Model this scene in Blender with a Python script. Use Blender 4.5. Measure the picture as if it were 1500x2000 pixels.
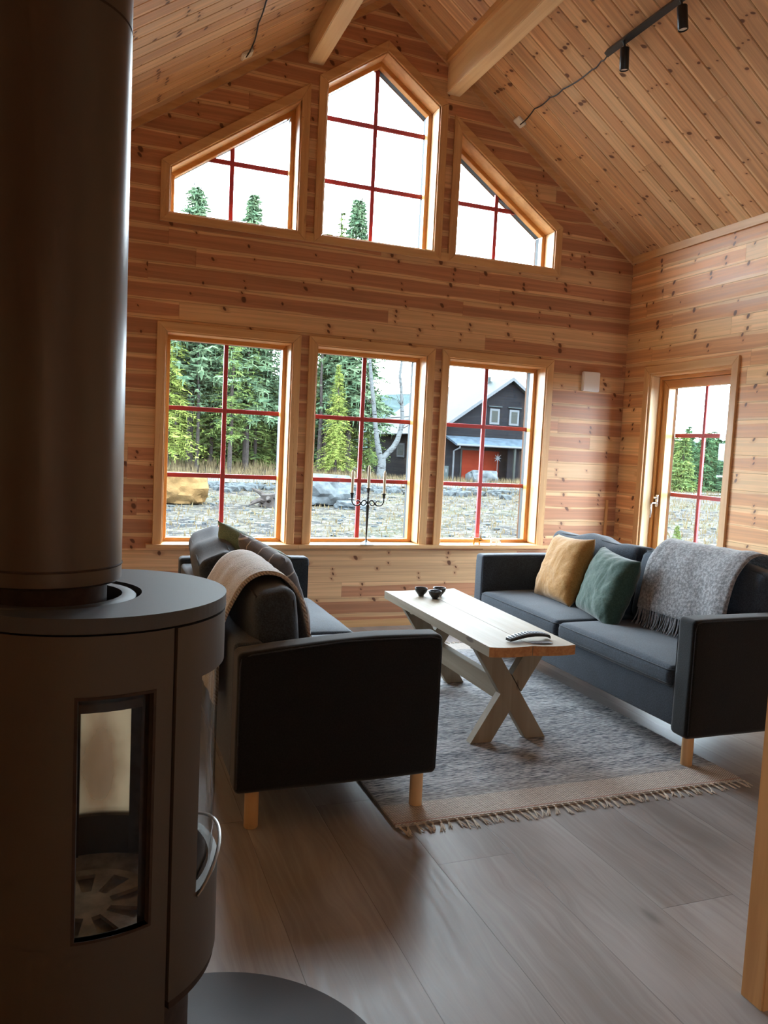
import bpy, bmesh, math, random
from mathutils import Vector, Matrix, noise
from mathutils.geometry import tessellate_polygon
random.seed(7)
for o in list(bpy.data.objects): bpy.data.objects.remove(o)
SC = bpy.context.scene
COL = SC.collection
PI = math.pi

# ------------------------------------------------------------------ camera
EYE = Vector((0, 0, 1.40))
RT = Vector((0.9361179, -0.3483453, 0.0483607))
UP = Vector((-0.0169192, 0.0927441, 0.9955462))
BK = Vector((-0.3512790, -0.9327669, 0.0809257))
FPX = 1510.0
cam_d = bpy.data.cameras.new('camera'); cam = bpy.data.objects.new('camera', cam_d); COL.objects.link(cam)
cam.matrix_world = Matrix(((RT.x, UP.x, BK.x, EYE.x), (RT.y, UP.y, BK.y, EYE.y), (RT.z, UP.z, BK.z, EYE.z), (0, 0, 0, 1)))
cam_d.sensor_fit = 'VERTICAL'; cam_d.sensor_height = 36; cam_d.sensor_width = 27; cam_d.lens = FPX * 36 / 2000
cam_d.clip_start = 0.02; cam_d.clip_end = 2000
SC.camera = cam

def at(px, py, Y):
    """point seen at photo pixel (px, py) on the vertical plane y = Y"""
    d = RT * (px - 750) - UP * (py - 1000) - BK * FPX
    return EYE + d * ((Y - EYE.y) / d.y)

# ------------------------------------------------------------------ light, exposure
SKY = 36.0
SC.view_settings.view_transform = 'Standard'; SC.view_settings.look = 'None'
SC.view_settings.gamma = 1.0; SC.view_settings.exposure = 0.0; SC.view_settings.use_curve_mapping = False
SC.cycles.max_bounces = 10; SC.cycles.diffuse_bounces = 6; SC.cycles.glossy_bounces = 4; SC.cycles.transparent_max_bounces = 16
SC.cycles.use_adaptive_sampling = True; SC.cycles.adaptive_threshold = 0.05
SC.cycles.sample_clamp_indirect = 12.0; SC.cycles.caustics_reflective = False; SC.cycles.caustics_refractive = False
W = bpy.data.worlds.new('overcast_sky'); SC.world = W; W.use_nodes = True
wn = W.node_tree.nodes; wl = W.node_tree.links
wbg = wn['Background']
wtc = wn.new('ShaderNodeTexCoord'); wno = wn.new('ShaderNodeTexNoise'); wra = wn.new('ShaderNodeValToRGB')
wno.inputs['Scale'].default_value = 1.6; wno.inputs['Detail'].default_value = 4
wra.color_ramp.elements[0].position = 0.3; wra.color_ramp.elements[0].color = (0.68, 0.85, 1.0, 1)
wra.color_ramp.elements[1].position = 0.7; wra.color_ramp.elements[1].color = (0.80, 0.92, 1.0, 1)
wl.new(wtc.outputs['Generated'], wno.inputs['Vector']); wl.new(wno.outputs['Fac'], wra.inputs['Fac'])
wl.new(wra.outputs['Color'], wbg.inputs['Color']); wbg.inputs['Strength'].default_value = SKY

# room constants
YW = 5.663; XW = 4.315; XL = -0.345; XR = 1.985; ZR = 4.738; SL = 0.69; YB = -3.2
def zc(x): return ZR - SL * abs(x - XR)

# daylight portals in the window openings (they emit nothing, they only guide sky sampling)
def portal(name, c, sx, sz, rot):
    d = bpy.data.lights.new(name, 'AREA'); d.shape = 'RECTANGLE'; d.size = sx; d.size_y = sz
    d.cycles.is_portal = True; SC.cycles.use_light_tree = False
    o = bpy.data.objects.new(name, d); COL.objects.link(o); o.location = c; o.rotation_euler = rot
for cx in (0.90, 1.985, 3.07):
    portal('window_portal', (cx, YW + 0.27, 1.4), 0.95, 1.55, (-PI / 2, 0, 0))
portal('window_portal', (0.90, YW + 0.27, 3.45), 0.95, 1.1, (-PI / 2, 0, 0))
portal('window_portal', (1.985, YW + 0.27, 3.65), 0.95, 1.5, (-PI / 2, 0, 0))
portal('window_portal', (3.07, YW + 0.27, 3.45), 0.95, 1.1, (-PI / 2, 0, 0))
for wy in (-1.9,): portal('window_portal', (XL - 0.25, wy, 1.475), 1.25, 1.2, (0, -PI / 2, 0))  # portal of the added fill window in the left wall
portal('door_portal', (XW + 0.30, 4.88, 1.1), 2.1, 0.95, (0, PI / 2, 0))

# ------------------------------------------------------------------ node helpers
class N:
    def __init__(s, name):
        s.m = bpy.data.materials.new(name); s.m.use_nodes = True
        s.t = s.m.node_tree; s.b = s.t.nodes['Principled BSDF']; s.out = s.t.nodes['Material Output']
    def nd(s, typ, **kw):
        n = s.t.nodes.new(typ)
        for k, v in kw.items():
            if k in ('operation', 'data_type', 'blend_type', 'noise_dimensions', 'voronoi_dimensions', 'feature', 'distance', 'use_clamp', 'interpolation_type', 'wave_type', 'bands_direction', 'gradient_type'):
                setattr(n, k, v)
            else:
                s.put(n.inputs[k], v)
        return n
    def put(s, sock, v):
        if isinstance(v, bpy.types.NodeSocket): s.t.links.new(v, sock)
        elif v is not None:
            try: sock.default_value = v
            except Exception: sock.default_value = tuple(v) + (1,)
    def m_(s, op, a, b=None, c=None):
        n = s.t.nodes.new('ShaderNodeMath'); n.operation = op
        s.put(n.inputs[0], a)
        if b is not None: s.put(n.inputs[1], b)
        if c is not None: s.put(n.inputs[2], c)
        return n.outputs[0]
    def add(s, a, b): return s.m_('ADD', a, b)
    def sub(s, a, b): return s.m_('SUBTRACT', a, b)
    def mul(s, a, b): return s.m_('MULTIPLY', a, b)
    def smooth(s, v, lo, hi, a=0.0, b=1.0):
        n = s.t.nodes.new('ShaderNodeMapRange'); n.interpolation_type = 'SMOOTHSTEP'
        for i, x in enumerate((v, lo, hi, a, b)): s.put(n.inputs[i], x)
        return n.outputs[0]
    def mix(s, f, a, b, mode='MIX'):
        n = s.t.nodes.new('ShaderNodeMix'); n.data_type = 'RGBA'; n.blend_type = mode
        s.put(n.inputs[0], f); s.put(n.inputs[6], a); s.put(n.inputs[7], b)
        return n.outputs[2]
    def xyz(s, x=0, y=0, z=0):
        n = s.t.nodes.new('ShaderNodeCombineXYZ'); s.put(n.inputs[0], x); s.put(n.inputs[1], y); s.put(n.inputs[2], z)
        return n.outputs[0]
    def sep(s, v=None):
        if v is None:
            v = s.t.nodes.new('ShaderNodeTexCoord').outputs['Object']
        n = s.t.nodes.new('ShaderNodeSeparateXYZ'); s.t.links.new(v, n.inputs[0]); return n.outputs
    def noise(s, vec, scale=1, detail=3, rough=0.5, dist=0):
        n = s.t.nodes.new('ShaderNodeTexNoise')
        s.put(n.inputs['Vector'], vec); n.inputs['Scale'].default_value = scale; n.inputs['Detail'].default_value = detail
        n.inputs['Roughness'].default_value = rough; n.inputs['Distortion'].default_value = dist
        return n.outputs['Fac']
    def white(s, vec):
        n = s.t.nodes.new('ShaderNodeTexWhiteNoise'); n.noise_dimensions = '3D'; s.put(n.inputs['Vector'], vec); return n.outputs['Value']
    def bump(s, h, dist=0.002, strength=1.0):
        n = s.t.nodes.new('ShaderNodeBump'); n.inputs['Strength'].default_value = strength; n.inputs['Distance'].default_value = dist
        s.put(n.inputs['Height'], h); s.t.links.new(n.outputs[0], s.b.inputs['Normal'])
    def set(s, **kw):
        for k, v in kw.items(): s.put(s.b.inputs[k.replace('_', ' ')], v)
        return s.m

def c4(r, g, b): return (r, g, b, 1)

def pine_boards(name, ua, va, uscale=1.0, vscale=1.0, width=0.125, heart=(0.47, 0.220, 0.118), sap=(0.68, 0.43, 0.235), rough=0.42, groove=0.0022, voff=0.0, joints=2.4, groove_dark=0.45, contrast=1.0, saplim=0.36, bump=True):
    s = N(name); p = s.sep()
    u = s.mul(p[ua], uscale); v = s.mul(s.add(p[va], voff), vscale)
    vw = s.m_('DIVIDE', v, width); row = s.m_('FLOOR', vw); vf = s.m_('FRACT', vw)
    r0 = s.white(s.xyz(row, 3.1, 0.7))
    us = s.add(u, s.mul(r0, 31.7))
    seg = s.m_('FLOOR', s.m_('DIVIDE', us, joints)); sf = s.m_('FRACT', s.m_('DIVIDE', us, joints))
    r1 = s.white(s.xyz(row, seg, 5.5)); r2 = s.white(s.xyz(row, seg, 9.5))
    uu = s.add(u, s.mul(r1, 57.0))
    # knots: whorls along the board
    wc = s.m_('DIVIDE', uu, 0.37); wi = s.m_('FLOOR', wc); wf = s.m_('FRACT', wc)
    vc = s.m_('DIVIDE', s.mul(vf, width), 0.0417); vi = s.m_('FLOOR', vc); vff = s.m_('FRACT', vc)
    ka = s.white(s.xyz(wi, row, s.mul(r1, 7.0)))
    kb = s.white(s.xyz(s.add(wi, s.mul(row, 0.37)), s.mul(vi, 1.7), r1))
    kc = s.white(s.xyz(s.add(wi, s.mul(row, 0.11)), s.mul(vi, 2.9), s.add(r1, 4.0)))
    du = s.mul(s.sub(s.sub(wf, s.add(0.3, s.mul(ka, 0.4))), s.mul(s.sub(kb, 0.5), 0.06)), 0.37)
    dv = s.mul(s.sub(vff, s.add(0.3, s.mul(kc, 0.4))), 0.0417)
    du2 = s.add(du, s.mul(dv, s.mul(s.sub(kc, 0.5), 1.2)))
    rad = s.add(0.0060, s.mul(s.m_('POWER', kb, 2.0), 0.0140))
    dd = s.m_('SQRT', s.add(s.mul(du2, du2), s.mul(s.mul(dv, dv), 0.55)))
    kn = s.m_('DIVIDE', dd, rad)
    pres = s.m_('GREATER_THAN', kc, 0.52)
    knot = s.mul(s.smooth(kn, 1.15, 0.6), pres)
    halo = s.mul(s.smooth(kn, 4.0, 1.0), pres)
    # sapwood bands with wavy edges
    wav = s.noise(s.xyz(s.mul(uu, 1.3), s.mul(r1, 20.0), s.mul(vf, 0.7)), 1.0, 2.0)
    hh = s.add(s.m_('ABSOLUTE', s.sub(vf, s.add(0.4, s.mul(r2, 0.15)))), s.mul(s.sub(wav, 0.5), 0.42))
    sapm = s.smooth(hh, saplim, saplim + 0.025)
    sapm = s.m_('MAXIMUM', sapm, s.m_('GREATER_THAN', r2, 0.88))
    # grain
    warp = s.add(s.mul(halo, 0.25), s.mul(s.noise(s.xyz(s.mul(uu, 0.9), s.mul(v, 3.0), r1), 1, 2), 0.8))
    gr = s.noise(s.xyz(s.mul(uu, 0.8), s.add(s.mul(v, 42.0), s.mul(warp, 2.2)), s.mul(r1, 9.0)), 1.0, 3.0, 0.62)
    col = s.mix(sapm, c4(*heart), c4(*sap))
    gl = s.smooth(gr, 0.35, 0.68, 1.0 - 0.17 * contrast, 1.0 + 0.10 * contrast)
    tone = s.add(0.88, s.mul(r1, 0.22))
    lum = s.mul(gl, tone)
    col = s.mix(1.0, col, s.xyz(lum, lum, lum), 'MULTIPLY')
    col = s.mix(s.mul(halo, 0.35), col, c4(heart[0] * 0.72, heart[1] * 0.6, heart[2] * 0.5))
    col = s.mix(s.mul(knot, 0.92), col, c4(0.10, 0.030, 0.012))
    e = s.m_('MINIMUM', vf, s.sub(1.0, vf)); ej = s.mul(s.m_('MINIMUM', sf, s.sub(1.0, sf)), joints)
    g = s.smooth(s.mul(e, width), groove, groove * 0.3)
    gj = s.smooth(ej, 0.0014, 0.0006)
    gm = s.m_('MAXIMUM', g, s.mul(gj, 0.8))
    col = s.mix(s.mul(gm, groove_dark), col, c4(0.10, 0.04, 0.015))
    s.set(Base_Color=col, Roughness=s.smooth(gr, 0.2, 0.8, rough - 0.05, rough + 0.1))
    s.b.inputs['IOR'].default_value = 1.45
    if bump: s.bump(s.sub(1.0, gm), 0.002, 0.7)
    return s.m

def plain_wood(name, axis, base=(0.68, 0.42, 0.20), dark=(0.50, 0.27, 0.11), rough=0.45, knots=True, scale=1.0):
    """solid timber with grain along one object axis (0, 1, 2)"""
    s = N(name); p = s.sep(); a = p[axis]; o = [p[i] for i in range(3) if i != axis]
    kn = 0.0
    vec = s.xyz(s.mul(a, 1.1 * scale), s.mul(o[0], 22.0 * scale), s.mul(o[1], 22.0 * scale))
    big = s.noise(s.xyz(s.mul(a, 0.9), s.mul(o[0], 5.0), s.mul(o[1], 5.0)), 1.0, 2.0)
    gr = s.noise(vec, 1.0, 4.0, 0.6, 0.6)
    col = s.mix(s.smooth(s.add(s.mul(gr, 0.65), s.mul(big, 0.35)), 0.36, 0.64), c4(*dark), c4(*base))
    if knots:
        v = s.nd('ShaderNodeTexVoronoi', Vector=s.xyz(s.mul(a, 2.6), s.mul(o[0], 9.0), s.mul(o[1], 9.0)), Scale=1.0)
        rr = s.mul(s.m_('POWER', s.sep(v.outputs['Color'])[0], 2.0), 0.17)
        k = s.smooth(v.outputs['Distance'], rr, s.mul(rr, 0.5))
        col = s.mix(s.mul(k, 0.85), col, c4(dark[0] * 0.35, dark[1] * 0.25, dark[2] * 0.2))
    s.set(Base_Color=col, Roughness=rough)
    s.bump(gr, 0.0008, 0.5)
    return s.m

def flat(name, col, rough=0.5, metal=0.0, spec=0.5, var=0.0, vs=30.0, bump=0.0):
    s = N(name)
    if var or bump:
        p = s.t.nodes.new('ShaderNodeTexCoord').outputs['Object']
        n = s.noise(p, vs, 4, 0.6)
        if var:
            k = s.smooth(n, 0.3, 0.7, 1 - var, 1 + var)
            s.set(Base_Color=s.mix(1.0, c4(*col), s.xyz(k, k, k), 'MULTIPLY'))
        else: s.set(Base_Color=c4(*col))
        if bump: s.bump(n, bump, 1.0)
    else: s.set(Base_Color=c4(*col))
    s.set(Roughness=rough, Metallic=metal); s.b.inputs['Specular IOR Level'].default_value = spec
    return s.m

def fabric(name, col, col2=None, scale=900.0, rough=0.9, sheen=0.3, crease=0.0, bumpd=0.0006):
    s = N(name); p = s.t.nodes.new('ShaderNodeTexCoord').outputs['Object']
    n = s.noise(p, scale * 0.18, 3, 0.75); big = s.noise(p, 9.0, 3)
    col2 = col2 or tuple(c * 1.5 for c in col)
    s.set(Base_Color=s.mix(s.smooth(s.add(s.mul(n, 0.85), s.mul(big, 0.15)), 0.38, 0.66), c4(*col), c4(*col2)), Roughness=rough)
    s.b.inputs['Sheen Weight'].default_value = sheen; s.b.inputs['Sheen Roughness'].default_value = 0.5
    s.b.inputs['Specular IOR Level'].default_value = 0.2
    if crease:
        cr = s.noise(p, 5.5, 3, 0.5, 0.4)
        s.bump(s.add(s.mul(n, bumpd), s.mul(cr, crease)), 1.0, 1.0)
    else: s.bump(n, bumpd, 1.0)
    return s.m

def glass(name, tint=(0.97, 0.98, 0.98)):
    s = N(name); t = s.t; t.nodes.remove(s.b)
    tr = t.nodes.new('ShaderNodeBsdfTransparent'); tr.inputs[0].default_value = c4(*tint)
    gl = t.nodes.new('ShaderNodeBsdfGlossy'); gl.inputs['Roughness'].default_value = 0.02
    fr = t.nodes.new('ShaderNodeFresnel'); fr.inputs[0].default_value = 1.5
    mx = t.nodes.new('ShaderNodeMixShader'); ge = t.nodes.new('ShaderNodeNewGeometry')
    t.links.new(s.mul(fr.outputs[0], s.sub(1.0, ge.outputs['Backfacing'])), mx.inputs[0]); t.links.new(tr.outputs[0], mx.inputs[1]); t.links.new(gl.outputs[0], mx.inputs[2])
    t.links.new(mx.outputs[0], s.out.inputs[0]); return s.m

M = {}
M['gable'] = pine_boards('pine_gable_boards', 0, 2, voff=0.02)
M['side'] = pine_boards('pine_side_boards', 1, 2, voff=0.02, heart=(0.68, 0.345, 0.155), sap=(0.84, 0.535, 0.265))
M['ceil'] = pine_boards('pine_ceiling_boards', 0, 1, uscale=1.215, width=0.118, voff=0.0, heart=(0.58, 0.335, 0.175), sap=(0.72, 0.475, 0.265), groove=0.0035, groove_dark=0.75, joints=9.0, saplim=0.40, bump=False)
for i, a in enumerate('xyz'):
    M['trim_' + a] = plain_wood('pine_trim_' + a, i, base=(0.68, 0.42, 0.20), dark=(0.54, 0.30, 0.13), knots=(i != 1))
    M['frame_' + a] = plain_wood('orange_pine_frame_' + a, i, base=(0.60, 0.29, 0.085), dark=(0.47, 0.20, 0.05), knots=False, rough=0.35)
    M['glulam_' + a] = plain_wood('glulam_' + a, i, base=(0.84, 0.66, 0.42), dark=(0.72, 0.52, 0.30), rough=0.5)
    M['white_wood_' + a] = plain_wood('pale_spruce_' + a, i, base=(0.33, 0.265, 0.185), dark=(0.25, 0.19, 0.12), rough=0.62, scale=0.7)
M['end_grain'] = plain_wood('spruce_end_grain', 1, base=(0.55, 0.27, 0.10), dark=(0.38, 0.15, 0.05), knots=False, rough=0.6, scale=1.5)
M['birch'] = plain_wood('birch_leg', 2, base=(0.72, 0.46, 0.23), dark=(0.62, 0.36, 0.16), knots=False)
M['glass'] = glass('window_glass')
M['red'] = flat('red_muntin_paint', (0.42, 0.025, 0.03), 0.45)
M['alu'] = flat('grey_blue_aluminium', (0.045, 0.055, 0.060), 0.6, 0.0, 0.05)
M['outer_frame'] = flat('outer_frame_paint', (0.060, 0.024, 0.009), 0.6, 0.0, 0.05)
M['white'] = flat('white_plastic', (0.78, 0.76, 0.72), 0.45)
M['black'] = flat('black_plastic', (0.012, 0.012, 0.013), 0.4)
M['iron'] = flat('black_iron', (0.008, 0.007, 0.007), 0.38, 0.0)
M['chrome'] = flat('brushed_chrome', (0.75, 0.74, 0.72), 0.22, 1.0)
M['handle'] = flat('dark_steel_handle', (0.30, 0.29, 0.28), 0.35, 1.0)
M['stove'] = flat('grey_stove_steel', (0.0978, 0.0833, 0.0697), 0.48, 0.25, 0.5, 0.03, 400, 0.00008)
M['plate'] = flat('stove_top_steel', (0.075, 0.082, 0.092), 0.5, 0.1, 0.4, 0.03, 300, 0.0001)
M['pipe'] = flat('flue_pipe_steel', (0.0920, 0.0736, 0.0626), 0.33, 0.55, 0.5)
M['cast'] = flat('cast_iron_lining', (0.05, 0.035, 0.03), 0.75, 0.0, 0.3, 0.2, 40)
M['ash'] = flat('ashy_grate_iron', (0.55, 0.50, 0.44), 0.7, 0.2, 0.4, 0.25, 25)
M['candle'] = flat('cream_wax', (0.55, 0.48, 0.34), 0.45); M['candle'].node_tree.nodes['Principled BSDF'].inputs['Subsurface Weight'].default_value = 0.0
M['orange_wood'] = flat('orange_lacquered_wood', (0.65, 0.25, 0.02), 0.35)
M['cream_wood'] = flat('cream_lacquered_wood', (0.80, 0.73, 0.62), 0.4)
M['horn'] = flat('brown_horn_wood', (0.20, 0.10, 0.03), 0.5)
M['bowl'] = flat('black_stoneware', (0.014, 0.013, 0.014), 0.35, 0.0, 0.5, 0.1, 60, 0.0004)
M['bowl_in'] = flat('black_glaze', (0.03, 0.028, 0.035), 0.15)
M['rubber'] = flat('grey_rubber_keys', (0.22, 0.25, 0.29), 0.5)
M['card'] = flat('grey_white_card', (0.22, 0.21, 0.23), 0.6)
M['dark_print'] = flat('dark_print', (0.03, 0.03, 0.035), 0.6)
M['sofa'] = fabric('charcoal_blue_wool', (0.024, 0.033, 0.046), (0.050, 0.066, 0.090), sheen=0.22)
M['sofa_shaded'] = fabric('charcoal_blue_wool_shaded', (0.004, 0.0045, 0.0055), (0.010, 0.011, 0.013), sheen=0.25)  # same sofa wool for the near arms, their shade put into the colour
M['seam'] = fabric('charcoal_piping', (0.025, 0.030, 0.037), sheen=0.15)
M['mustard'] = fabric('mustard_linen', (0.34, 0.170, 0.045), (0.44, 0.235, 0.070), scale=700, crease=0.03)
M['green'] = fabric('bottle_green_linen', (0.028, 0.058, 0.044), (0.050, 0.094, 0.070), scale=700, crease=0.03)
M['sage'] = fabric('sage_green_linen', (0.14, 0.21, 0.15), (0.22, 0.30, 0.22), crease=0.012)
M['throw_grey'] = fabric('grey_wool_throw', (0.13, 0.13, 0.135), (0.36, 0.36, 0.37), scale=380, sheen=0.4, bumpd=0.0015)
M['fringe'] = fabric('dark_grey_fringe', (0.13, 0.14, 0.155), (0.26, 0.27, 0.29), scale=300)
M['tassel'] = fabric('cream_cotton_tassel', (0.50, 0.44, 0.36), (0.68, 0.61, 0.51), scale=300)

def m_throw():
    s = N('beige_waffle_throw'); p = s.sep()
    a = s.m_('SINE', s.mul(p[1], 420.0)); b = s.m_('SINE', s.mul(s.add(p[2], p[0]), 420.0))
    w = s.mul(a, b); n = s.noise(s.xyz(p[0], p[1], p[2]), 160, 3)
    col = s.mix(s.smooth(s.add(s.mul(w, 0.3), n), 0.25, 0.8), c4(0.36, 0.31, 0.26), c4(0.76, 0.72, 0.66))
    s.set(Base_Color=col, Roughness=0.9); s.b.inputs['Sheen Weight'].default_value = 0.4; s.b.inputs['Sheen Roughness'].default_value = 0.5
    s.bump(s.add(w, n), 0.0015, 1.0); return s.m
M['throw_beige'] = m_throw()

def m_stripe():
    s = N('dark_linen_with_pale_lines'); p = s.sep()
    f = s.m_('FRACT', s.m_('DIVIDE', s.add(p[0], s.mul(p[1], 0.25)), 0.115))
    ln = s.smooth(s.m_('ABSOLUTE', s.sub(f, 0.5)), 0.045, 0.015)
    g = s.m_('FRACT', s.m_('DIVIDE', s.sub(p[1], s.mul(p[0], 0.2)), 0.16))
    ln2 = s.smooth(s.m_('ABSOLUTE', s.sub(g, 0.5)), 0.03, 0.01)
    n = s.noise(s.xyz(p[0], p[1], p[2]), 250, 3)
    base = s.mix(n, c4(0.05, 0.045, 0.045), c4(0.13, 0.12, 0.125))
    s.set(Base_Color=s.mix(s.m_('MAXIMUM', ln, ln2), base, c4(0.5, 0.47, 0.44)), Roughness=0.9)
    s.b.inputs['Sheen Weight'].default_value = 0.3
    s.bump(n, 0.001, 1.0); return s.m
M['stripe'] = m_stripe()

def m_floor():
    s = N('grey_brown_laminate'); p = s.sep()
    wd = 0.289
    vw = s.m_('DIVIDE', s.sub(p[0], 1.118 - wd * 8), wd); row = s.m_('FLOOR', vw); vf = s.m_('FRACT', vw)
    r0 = s.white(s.xyz(row, 1.3, 2.2))
    fr = s.m_('COMPARE', row, 8.0, 0.5)   # the board whose end joint the photo shows
    off = s.add(s.mul(r0, s.mul(s.sub(1.0, fr), 2.4)), s.mul(fr, -2.28))
    us = s.m_('DIVIDE', s.add(p[1], off), 2.4); seg = s.m_('FLOOR', us); sf = s.m_('FRACT', us)
    r1 = s.white(s.xyz(row, seg, 4.4))
    uu = s.add(p[1], s.mul(r1, 40.0)); xx = s.add(p[0], s.mul(r1, 7.0))
    warp = s.noise(s.xyz(s.mul(uu, 1.6), s.mul(xx, 5.0), 0), 1, 3)
    gr = s.noise(s.xyz(s.mul(uu, 1.6), s.add(s.mul(xx, 45.0), s.mul(warp, 7.0)), 0), 1, 3, 0.65)
    big = s.noise(s.xyz(s.mul(uu, 1.4), s.mul(xx, 4.0), 3.0), 1.0, 3)
    v = s.nd('ShaderNodeTexVoronoi', Vector=s.xyz(s.mul(uu, 1.3), s.mul(xx, 3.4), 0), Scale=1.0)
    kn = s.smooth(v.outputs['Distance'], 0.10, 0.02)
    t = s.add(s.mul(gr, 0.45), s.mul(big, 0.55))
    col = s.mix(s.smooth(t, 0.30, 0.72), c4(0.200, 0.178, 0.168), c4(0.340, 0.325, 0.320))
    tone = s.add(0.90, s.mul(r1, 0.2)); col = s.mix(1.0, col, s.xyz(tone, tone, tone), 'MULTIPLY')
    col = s.mix(s.mul(kn, 0.6), col, c4(0.05, 0.04, 0.036))
    e = s.mul(s.m_('MINIMUM', vf, s.sub(1.0, vf)), wd); ej = s.mul(s.m_('MINIMUM', sf, s.sub(1.0, sf)), 2.4)
    g = s.m_('MAXIMUM', s.smooth(e, 0.0016, 0.0006), s.smooth(ej, 0.0016, 0.0006))
    col = s.mix(s.mul(g, 0.55), col, c4(0.03, 0.024, 0.02))
    s.set(Base_Color=col, Roughness=s.smooth(gr, 0.3, 0.7, 0.33, 0.43))
    s.bump(s.sub(1.0, g), 0.0008, 0.6); return s.m
M['floor'] = m_floor()

def m_rug():
    s = N('handwoven_rag_rug'); p = s.sep()
    # weft runs along x, rug local coordinates, y from the near end
    rib = s.m_('SINE', s.mul(p[1], 2 * PI / 0.0095))
    st = s.noise(s.xyz(s.mul(p[0], 7.0), s.mul(p[1], 150.0), 0), 1.0, 3.0, 0.7)
    st2 = s.noise(s.xyz(s.mul(p[0], 26.0), s.mul(p[1], 210.0), 5.0), 1.0, 2.0, 0.6)
    bd = s.noise(s.xyz(s.mul(p[0], 1.2), s.mul(p[1], 14.0), 2.0), 1.0, 2.0)
    k = s.add(s.mul(s.add(st, st2), 0.5), s.mul(s.sub(bd, 0.5), 0.15))
    col = s.mix(s.smooth(k, 0.40, 0.58), c4(0.055, 0.066, 0.085), c4(0.56, 0.56, 0.57))
    wp = s.m_('SINE', s.mul(p[0], 2 * PI / 0.0150)); ck = s.smooth(s.add(s.mul(s.mul(wp, rib), 0.45), s.mul(st2, 0.8)), 0.05, 0.75)
    bcol = s.mix(ck, c4(0.24, 0.205, 0.185), c4(0.78, 0.71, 0.63))
    d0 = s.m_('MINIMUM', p[1], s.sub(2.45, p[1]))
    ends = s.smooth(d0, 0.165, 0.15); mid = s.smooth(d0, 0.27, 0.18)
    col = s.mix(s.mul(mid, 0.35), col, c4(0.40, 0.36, 0.32)); col = s.mix(ends, col, bcol)
    pk = s.smooth(s.m_('ABSOLUTE', s.sub(p[1], 0.012)), 0.007, 0.003); col = s.mix(pk, col, c4(0.42, 0.27, 0.22))
    s.set(Base_Color=col, Roughness=0.95)
    s.bump(s.add(s.mul(rib, 0.5), s.add(st, st2)), 0.003, 1.0); return s.m
M['rug'] = m_rug()

def m_soot():
    s = N('sooty_stove_glass'); t = s.t; p = s.sep()
    # smoke stain in the lower middle of the pane
    n = s.noise(s.xyz(s.mul(p[0], 14.0), 0, s.mul(p[2], 9.0)), 1, 3)
    dz = s.sub(p[2], 0.68); e = s.m_('SQRT', s.add(s.m_('POWER', s.mul(s.sub(p[0], 0.02), 16.0), 2.0), s.m_('POWER', s.mul(dz, 7.0), 2.0)))
    st = s.smooth(s.add(e, s.mul(s.sub(n, 0.5), 0.9)), 1.1, 0.35)
    di = t.nodes.new('ShaderNodeBsdfTranslucent'); s.put(di.inputs[0], s.mix(st, c4(0.62, 0.52, 0.38), c4(0.30, 0.19, 0.11)))
    df = t.nodes.new('ShaderNodeBsdfDiffuse'); s.put(df.inputs[0], s.mix(st, c4(0.55, 0.46, 0.34), c4(0.25, 0.16, 0.09)))
    tr = t.nodes.new('ShaderNodeBsdfTransparent'); tr.inputs[0].default_value = (0.95, 0.86, 0.72, 1)
    m1 = t.nodes.new('ShaderNodeMixShader'); m1.inputs[0].default_value = 0.3; t.links.new(di.outputs[0], m1.inputs[1]); t.links.new(df.outputs[0], m1.inputs[2])
    m2 = t.nodes.new('ShaderNodeMixShader'); m2.inputs[0].default_value = 0.45; t.links.new(m1.outputs[0], m2.inputs[1]); t.links.new(tr.outputs[0], m2.inputs[2])
    t.nodes.remove(s.b); t.links.new(m2.outputs[0], s.out.inputs[0]); return s.m
M['soot'] = m_soot()

# outdoors
def m_ground():
    s = N('dry_grass_and_gravel'); p = s.sep(); v = s.xyz(p[0], p[1], 0)
    a = s.noise(v, 0.22, 3); b = s.noise(v, 0.9, 4, 0.75, 1.0); c = s.noise(v, 3.6, 4, 0.8, 0.5); d = s.noise(v, 11.0, 3, 0.8)
    col = s.mix(s.smooth(b, 0.42, 0.58), c4(0.0125, 0.0118, 0.0115), c4(0.036, 0.031, 0.022))
    col = s.mix(s.mul(s.smooth(a, 0.50, 0.64), 0.45), col, c4(0.026, 0.028, 0.012))
    col = s.mix(s.smooth(c, 0.51, 0.60), col, c4(0.064, 0.060, 0.053))
    col = s.mix(s.mul(s.smooth(d, 0.47, 0.38), 0.85), col, c4(0.005, 0.0048, 0.0045))
    s.set(Base_Color=col, Roughness=0.95)
    s.bump(c, 0.10, 1.0); return s.m
M['ground'] = m_ground()
M['road'] = flat('pale_gravel', (0.0519, 0.0532, 0.0519), 0.95, 0, 0.1, 0.12, 2.0)
M['rock'] = flat('grey_granite', (0.0345, 0.0389, 0.0411), 0.9, 0, 0.2, 0.35, 2.5, 0.06)
M['rock_orange'] = flat('ochre_granite', (0.0640, 0.0375, 0.0153), 0.9, 0, 0.2, 0.30, 3.0, 0.06)
M['rubble'] = flat('grey_rubble', (0.0250, 0.0280, 0.0290), 0.9, 0, 0.2, 0.45, 4.0)
M['bark'] = flat('conifer_bark', (0.0222, 0.0185, 0.0167), 0.95, 0, 0.1, 0.3, 6.0)
def m_birch():
    s = N('birch_bark'); p = s.sep(); n = s.noise(s.xyz(s.mul(p[0], 3), s.mul(p[1], 3), s.mul(p[2], 14)), 1, 4, 0.7)
    s.set(Base_Color=s.mix(s.smooth(n, 0.54, 0.62), c4(0.0423, 0.0445, 0.0445), c4(0.0044, 0.0044, 0.0044)), Roughness=0.8); return s.m
M['birch_bark'] = m_birch()
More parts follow.
